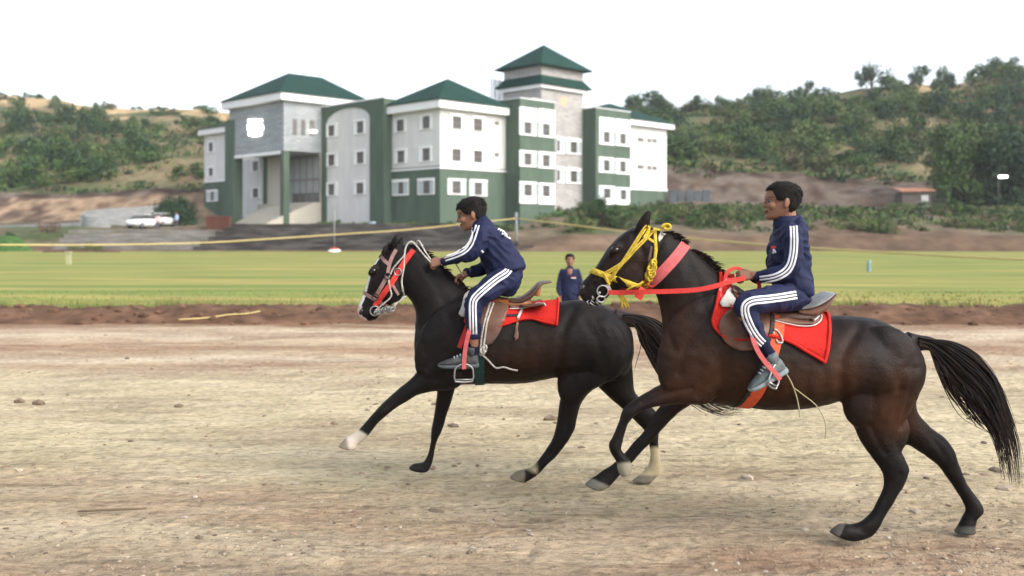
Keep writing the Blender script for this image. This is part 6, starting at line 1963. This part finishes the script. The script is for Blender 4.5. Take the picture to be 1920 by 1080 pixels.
for k in range(9):
    hair_lock(kb, [P(1160 + k * .8, 552 + k * .3, DN - .05), P(1164 + k * 1.1 + rk.gauss(0, 1), 562, DN - .05), P(1167 + k * 1.6 + rk.gauss(0, 2), 577 + rk.gauss(0, 2), DN - .05)], .006, .002, 5, 3)
kb.build("loose_end", M_yrope, hN, True)
cord_obj("jaw_rope", M_yrope, hN, [(1176, 541), (1186, 536), (1198, 532), (1206, 528)], .007, bvN, DN - .08, .008)
patch([(1233, 442), (1240, 434), (1250, 434), (1243, 446), (1234, 455)], bvN, DN - .09, .003, .006, "poll_pad", M_fleece, hN, 4)
strap_obj("dark_strap", M_leatherd, hN, [(1221, 462), (1219, 476), (1216, 490)], .014, bvN, DN - .1)
nsN = MB(); ring_strap(nsN, (1284, 458), (1204, 545), .060, bvN, DN, .003, .005, R=.42, n=60)
nk = tag(nsN.build("neck_strap", M_pinkstrap), "wide faded pink strap buckled round the near horse's throat", "strap")
mb = MB(); c, n_ = cast(bvN, 1222, 526, DN - .1); ring(mb, c + n_ * .012, .030, .005, 0, .8, math.radians(-48)); mb.build("buckle", M_redstrap, nk, True)
mb = MB(); free_strip(mb, [(1207, 541, -.10), (1201, 550, -.11), (1196, 560, -.115)], .045, DN, .004); mb.build("strap_end", M_redstrap, nk)
brN = empty("bit_and_reins", P(1250, 545, DN), "red webbing reins running from the bit to the near rider's hands", "reins")
for fl in (False, True):
    mb = MB(); free_strip(mb, [(1141, 548, -.075), (1160, 549, -.090), (1182, 548.5, -.125), (1206, 547.5, -.155), (1250, 546.5, -.175), (1300, 544, -.185), (1335, 538, -.18), (1366, 529, -.165), (1397, 521, -.13)], .027, DN, .003, flip=fl)
    mb.build("rein", M_redstrap, brN)
    c = P(1130, 546, DN - .070)
    if fl: c = Vector((c.x, 2 * DN - c.y, c.z))
    mb = MB(); ring(mb, c, .032, .0042, math.radians(12 if not fl else -12)); mb.build("bit_ring", M_steel, brN, True)
    mb = MB(); ring(mb, c + Vector((-.01, 0, -.045)), .017, .004, .4, 1.5); mb.build("bit_link", M_steel, brN, True)
mb = MB(); mb.tube([P(1124, 549, DN - .07), P(1121, 552, DN), P(1124, 549, DN + .07)], .008, 8); mb.build("bit_bar", M_steel, brN, True)
strap_obj("chin_strap", M_fleece, brN, [(1138, 533), (1143, 543), (1146, 551)], .022, bvN, DN - .06)
mb = MB(); free_strip(mb, [(1397, 520, -.11), (1375, 524, -.11), (1361, 522, -.10), (1364, 511, -.09), (1374, 504, -.07), (1387, 504, -.05), (1397, 512, -.045)], .022, DN, .003, nrm=Vector((0, -.8, .6))); mb.build("rein_loop", M_redstrap, brN)
mb = MB(); free_strip(mb, [(1420, 528, -.10), (1424, 536, -.09), (1421, 546, -.08)], .022, DN, .003); mb.build("rein_end", M_redstrap, brN)
mb = MB(); free_strip(mb, [(1362, 524, -.12), (1352, 538, -.16), (1350, 553, -.19), (1357, 566, -.21), (1374, 575, -.235)], .016, DN, .003); mb.build("rein_tail", M_pinkstrap, brN)
mb = MB()
for k in range(9):
    q = P(1104 + rk.uniform(0, 20), 566 - rk.uniform(0, 14), DN - .045); mb.tube([q, q + Vector((rk.gauss(0, .014), -.01, -.01)), q + Vector((rk.gauss(0, .02), -.012, -.026))], [.003, .0035, .002], 5)
mb.build("curb_chain", M_steel, brN, True)

# ---- far horse
padF = saddle_sheet("saddle_pad", M_redcloth, DF, bvF, [(884, 872, 610), (905, 900, 622), (945, 942, 614), (975, 972, 605), (1000, 998, 602), (1022, 1020, 608), (1047, 1044, 611)], .004, .020, "red pad sticking out behind the saddle of the black horse", 680, roll=.008)
bvF2 = bvh_of(horse_f, padF)
sadF = empty("saddle", P(940, 565, DF), "brown leather saddle with a high dark cantle and a tan seat on the black horse", "saddle")
flF = [(888, 600), (894, 576), (922, 568), (953, 571), (949, 596), (932, 635), (916, 649), (900, 646), (889, 625)]
patch(flF, bvF2, DF - .26, .006, .007, "flap", M_leather, sadF, 6)
patch(flF, bvF2, DF - .26, .006, .007, "flap", M_leather, sadF, 6, flip=DF)
skF = [(953, 577), (960, 568), (980, 561), (1002, 555), (1016, 555), (1020, 562), (1009, 570), (990, 577), (968, 581)]
patch(skF, bvF2, DF - .24, .006, .010, "skirt", M_leather, sadF, 5)
patch(skF, bvF2, DF - .24, .006, .010, "skirt", M_leather, sadF, 5, flip=DF)
cord_obj("piping", M_piping, sadF, [(955, 581), (972, 581), (991, 578), (1010, 571), (1021, 562), (1017, 554)], .0042, bvF2, DF - .24, .012)
mb = MB(); mb.loft([(880, 548, 880, 572, .05, 0), (892, 543, 892, 578, .07, 0), (912, 552, 912, 574, .09, 0), (936, 556, 936, 576, .115, 0), (962, 560, 962, 578, .14, 0), (985, 556, 984, 578, .14, 0), (996, 560, 996, 572, .09, 0)], DF, 5, 24, 0, .85)
mb.build("seat", M_leathero, sadF, True)
mb = MB(); mb.loft([(955, 560, 956, 568, .13, 0), (975, 557, 978, 567, .15, 0), (992, 546, 997, 557, .15, 0), (1004, 534, 1009, 543, .145, 0), (1012, 528, 1016, 534, .13, 0), (1033, 526, 1034, 529.5, .08, 0)], DF, 5, 24, 0, .6)
cantF = mb.build("cantle", M_leatherd, sadF, True)
mb = MB(); mb.loft([(998, 552, 1012, 554, .12, 0), (1003, 543, 1013, 546, .12, 0), (1009, 535, 1015, 538, .11, 0)], DF, 4, 20, 0, .7); mb.build("cantle_back", M_leathero, cantF, True)
patch([(880, 549), (869, 557), (862, 578), (860, 591), (868, 596), (876, 590), (880, 570)], bvF2, DF - .2, .010, .014, "felt_lining", M_fleece, sadF, 5)
strap_obj("crupper_strap", M_piping, sadF, [(979, 582), (974, 590), (971, 597)], .016, bvF2, DF - .26, .006)
strap_obj("crupper_strap", M_leather, sadF, [(971, 596), (969, 612), (967, 632)], .016, bvF2, DF - .26, .006)
patch([(969, 617), (963, 628), (964, 637), (967, 640), (973, 634), (973, 625)], bvF2, DF - .26, .006, .005, "strap_keeper", M_leather, sadF, 4)
strap_obj("pad_strap", M_blackw, sadF, [(950, 592), (962, 592), (972, 591)], .018, bvF2, DF - .26, .004)
leathers(DF, sadF, [(882, 600, -.30), (880, 620, -.355), (875, 640, -.357), (871.5, 662, -.357), (870, 686, -.357), (870, 692, -.357)], .028, M_pinkstrap, (870, 704, -.35), .120, .098, math.radians(8))
strap_obj("red_strap", M_redstrap, sadF, [(877, 610), (869, 630), (861, 652)], .030, bvF2, DF - .26, .006)
mb = MB()
for pth in ([(919, 569), (913, 588), (908, 607), (904, 633), (901, 660)], [(925, 571), (918, 590), (913, 608), (908, 642), (906, 657)]):
    cord(mb, pth, .0075, bvF2, DF - .27, .014)
mb.build("girth_cord", M_wrope, sadF, True)
kb = MB(); c, n_ = cast(bvF2, 909, 658, DF - .27)
for k in range(7): ring(kb, c + n_ * .018 + Vector((rk.gauss(0, .012), 0, rk.gauss(0, .012))), .014, .0068, rk.uniform(-1, 1), 1.3, rk.uniform(0, 3))
kb.build("knot", M_wrope, sadF, True)
cord_obj("trailing_rope", M_wrope, sadF, [(902, 663), (914, 673), (930, 688), (944, 687), (960, 691), (971, 693)], .0062, bvF, DF - .26, .010)
gF = MB(); ring_strap(gF, (905, 560), (900, 722), .062, bvF2, DF, .003, .005, R=.5, n=72)
tag(gF.build("girth_strap", M_greenw), "dark green webbing girth round the black horse's belly", "girth")
brF = empty("bridle", P(720, 530, DF), "red and dusty pink bridle on the black horse with steel bit rings", "bridle")
YF = DF - .09
strap_obj("brow_strap", M_dustpink, brF, [(713, 474), (718, 486), (727, 495), (731, 496)], .024, bvF, YF, both=True, D=DF)
strap_obj("crown_strap", M_dustpink, brF, [(743, 468), (736, 480), (730, 495), (727, 514)], .024, bvF, YF, both=True, D=DF)
strap_obj("cheek_strap", M_dustpink, brF, [(726, 518), (716, 536), (705, 555)], .026, bvF, YF, both=True, D=DF)
strap_obj("throat_strap", M_dustpink, brF, [(733, 527), (740, 541), (747, 553)], .018, bvF, YF, both=True, D=DF)
mb = MB(); ring_strap(mb, (680, 546), (708, 562), .024, bvF, DF, .002, .004, R=.28, n=40); mb.build("noseband", M_dustpink, brF)
strap_obj("red_cheekpiece", M_redstrap, brF, [(775, 470), (760, 490), (745, 512), (730, 537), (716, 556), (703, 573)], .036, bvF, YF, .008, both=True, D=DF)
for x, y, r_ in [(746, 509, .024), (727, 518, .02), (705, 556, .022)]:
    c, n_ = cast(bvF, x, y, YF); mb = MB(); ring(mb, c + n_ * .014, r_, .0042, 0, 1, .5); mb.build("buckle", M_steel if r_ > .023 else M_blackw, brF, True)
for fl in (False, True):
    c = P(703, 583, DF - .068)
    if fl: c = Vector((c.x, 2 * DF - c.y, c.z))
    mb = MB(); ring(mb, c, .032, .0048, math.radians(10 if not fl else -10)); mb.build("bit_ring", M_steel, brF, True)
kb = MB()
for k in range(16):
    q = P(lerp(705, 738, k / 15), lerp(588, 576, k / 15) + rk.gauss(0, 3), DF - .075 + rk.gauss(0, .006)); ring(kb, q, .012, .0034, rk.uniform(-1, 1), 1.4, rk.uniform(0, 3))
kb.build("curb_chain", M_steel, brF, True)
kb = MB()
for k in range(7):
    a = k * .9; cord(kb, [(732 + k * 1.5, 580 - k, -.07), (742, 570 + 2 * math.sin(a), -.07), (752, 560 + 3 * math.cos(a), -.065), (762 - k * .6, 556, -.06)], .0032, None, DF)
kb.build("tassel", M_wrope, brF, True)
def twisted(pts, r, pitch=.035):
    """two-strand rope"""
    q = vcat([P(p[0], p[1], DF + p[2]) for p in pts], 8); mb = MB(); L = 0.0; st = ([], [])
    for i, c in enumerate(q):
        if i: L += (c - q[i-1]).length
        t = (q[min(i + 1, len(q) - 1)] - q[max(i - 1, 0)]).normalized(); u = t.orthogonal().normalized(); w = t.cross(u)
        for s in (0, 1):
            a = L / pitch * 2 * math.pi + s * math.pi; st[s].append(c + (u * math.cos(a) + w * math.sin(a)) * r * .55)
    for s in st: mb.tube(s, r * .65, 5)
    return mb
tw = twisted([(703, 583, -.075), (716, 572, -.085), (733, 556, -.10), (731, 540, -.11), (729, 525, -.11), (736, 505, -.11), (748, 490, -.11), (758, 478, -.11), (760, 466, -.10), (766, 455, -.09), (773, 453.5, -.085), (781, 461, -.09), (793, 476, -.105), (808, 492, -.125)], .0062)
tw.build("rope_rein", M_wrope, brF, True)
tw = twisted([(703, 583, .075), (740, 560, .12), (772, 530, .14), (778, 470, .10), (783, 452, .06), (789, 456, -.02), (797, 471, -.07), (810, 490, -.115)], .0062)
tw.build("rope_rein", M_wrope, brF, True)
cord_obj("throat_cord", M_wrope, brF, [(759, 474), (758, 500), (754, 525), (754, 543), (757, 553)], .0068, bvF, YF, .008)
mb = MB(); cord(mb, [(838, 486, -.13), (850, 490, -.08), (858, 500, -.03), (866, 514, 0), (870, 518, .02)], .0045, None, DF); cord(mb, [(835, 490, -.12), (848, 494, -.06), (853, 487, -.06), (846, 483, -.07)], .004, None, DF); mb.build("rein_end", M_wrope, brF, True)
# ------------------------------------------------------------------ small things on the track
mb = MB(); Yk = 6.15
mb.tube([P(145, 942.5, Yk - .05) + Vector((0, 0, 0)), P(190, 940, Yk), P(240, 938, Yk), P(275, 937, Yk + .03)], [.006, .008, .008, .005], 6)
st_ = mb.build("stick", mat("dry_stick", (.13, .10, .07), .9, .1), None, True)
zmin = min(v.co.z for v in st_.data.vertices); st_.location.z = -zmin + .002
tag(st_, "thin dry stick lying on the gravel at lower left", "stick")
M_rock = mat("brown_rock", (.16, .12, .085), .9, .15, var=.3, vscale=12)
def rock(px, py, s, label):
    Y = H * F / (py - HZ); x = XY(px, Y); r = random.Random(px); mb = MB()
    vs = [(x + p[0]*s*1.5*r.uniform(.8,1.2), Y + p[1]*s*r.uniform(.8,1.2), track_z(x, Y) + s * .35 + p[2]*s*.7*r.uniform(.8,1.2)) for p in ico]
    mb.add(vs, icf); tag(mb.build("rock", M_rock), label, "rock")
rock(1033, 786, .05, "brown rock on the track between the black horse's belly and the near horse's foreleg")
rock(38, 752, .045, "dark clod at the left edge of the track, left of two")
rock(72, 756, .05, "dark clod near the left edge of the track, right of two")
rock(335, 760, .035, "small dark stone alone on the pale part of the track at left")
# ------------------------------------------------------------------ thin evening haze: one closed even volume round the whole place
hz_m = bpy.data.materials.new("haze"); hz_m.use_nodes = True
hn_, hl_ = hz_m.node_tree.nodes, hz_m.node_tree.links
for n_ in list(hn_):
    if n_.type == 'BSDF_PRINCIPLED': hn_.remove(n_)
pv = hn_.new("ShaderNodeVolumePrincipled"); pv.inputs["Color"].default_value = (.86, .90, .94, 1); pv.inputs["Density"].default_value = .0003; pv.inputs["Anisotropy"].default_value = .2
hl_.new(pv.outputs[0], [n_ for n_ in hn_ if n_.type == 'OUTPUT_MATERIAL'][0].inputs["Volume"])
hb = MB(); hb.box((-3100, -260, -1.2), (3100, 4100, 70)); ho = hb.build("haze", hz_m); tag(ho, kind="stuff")
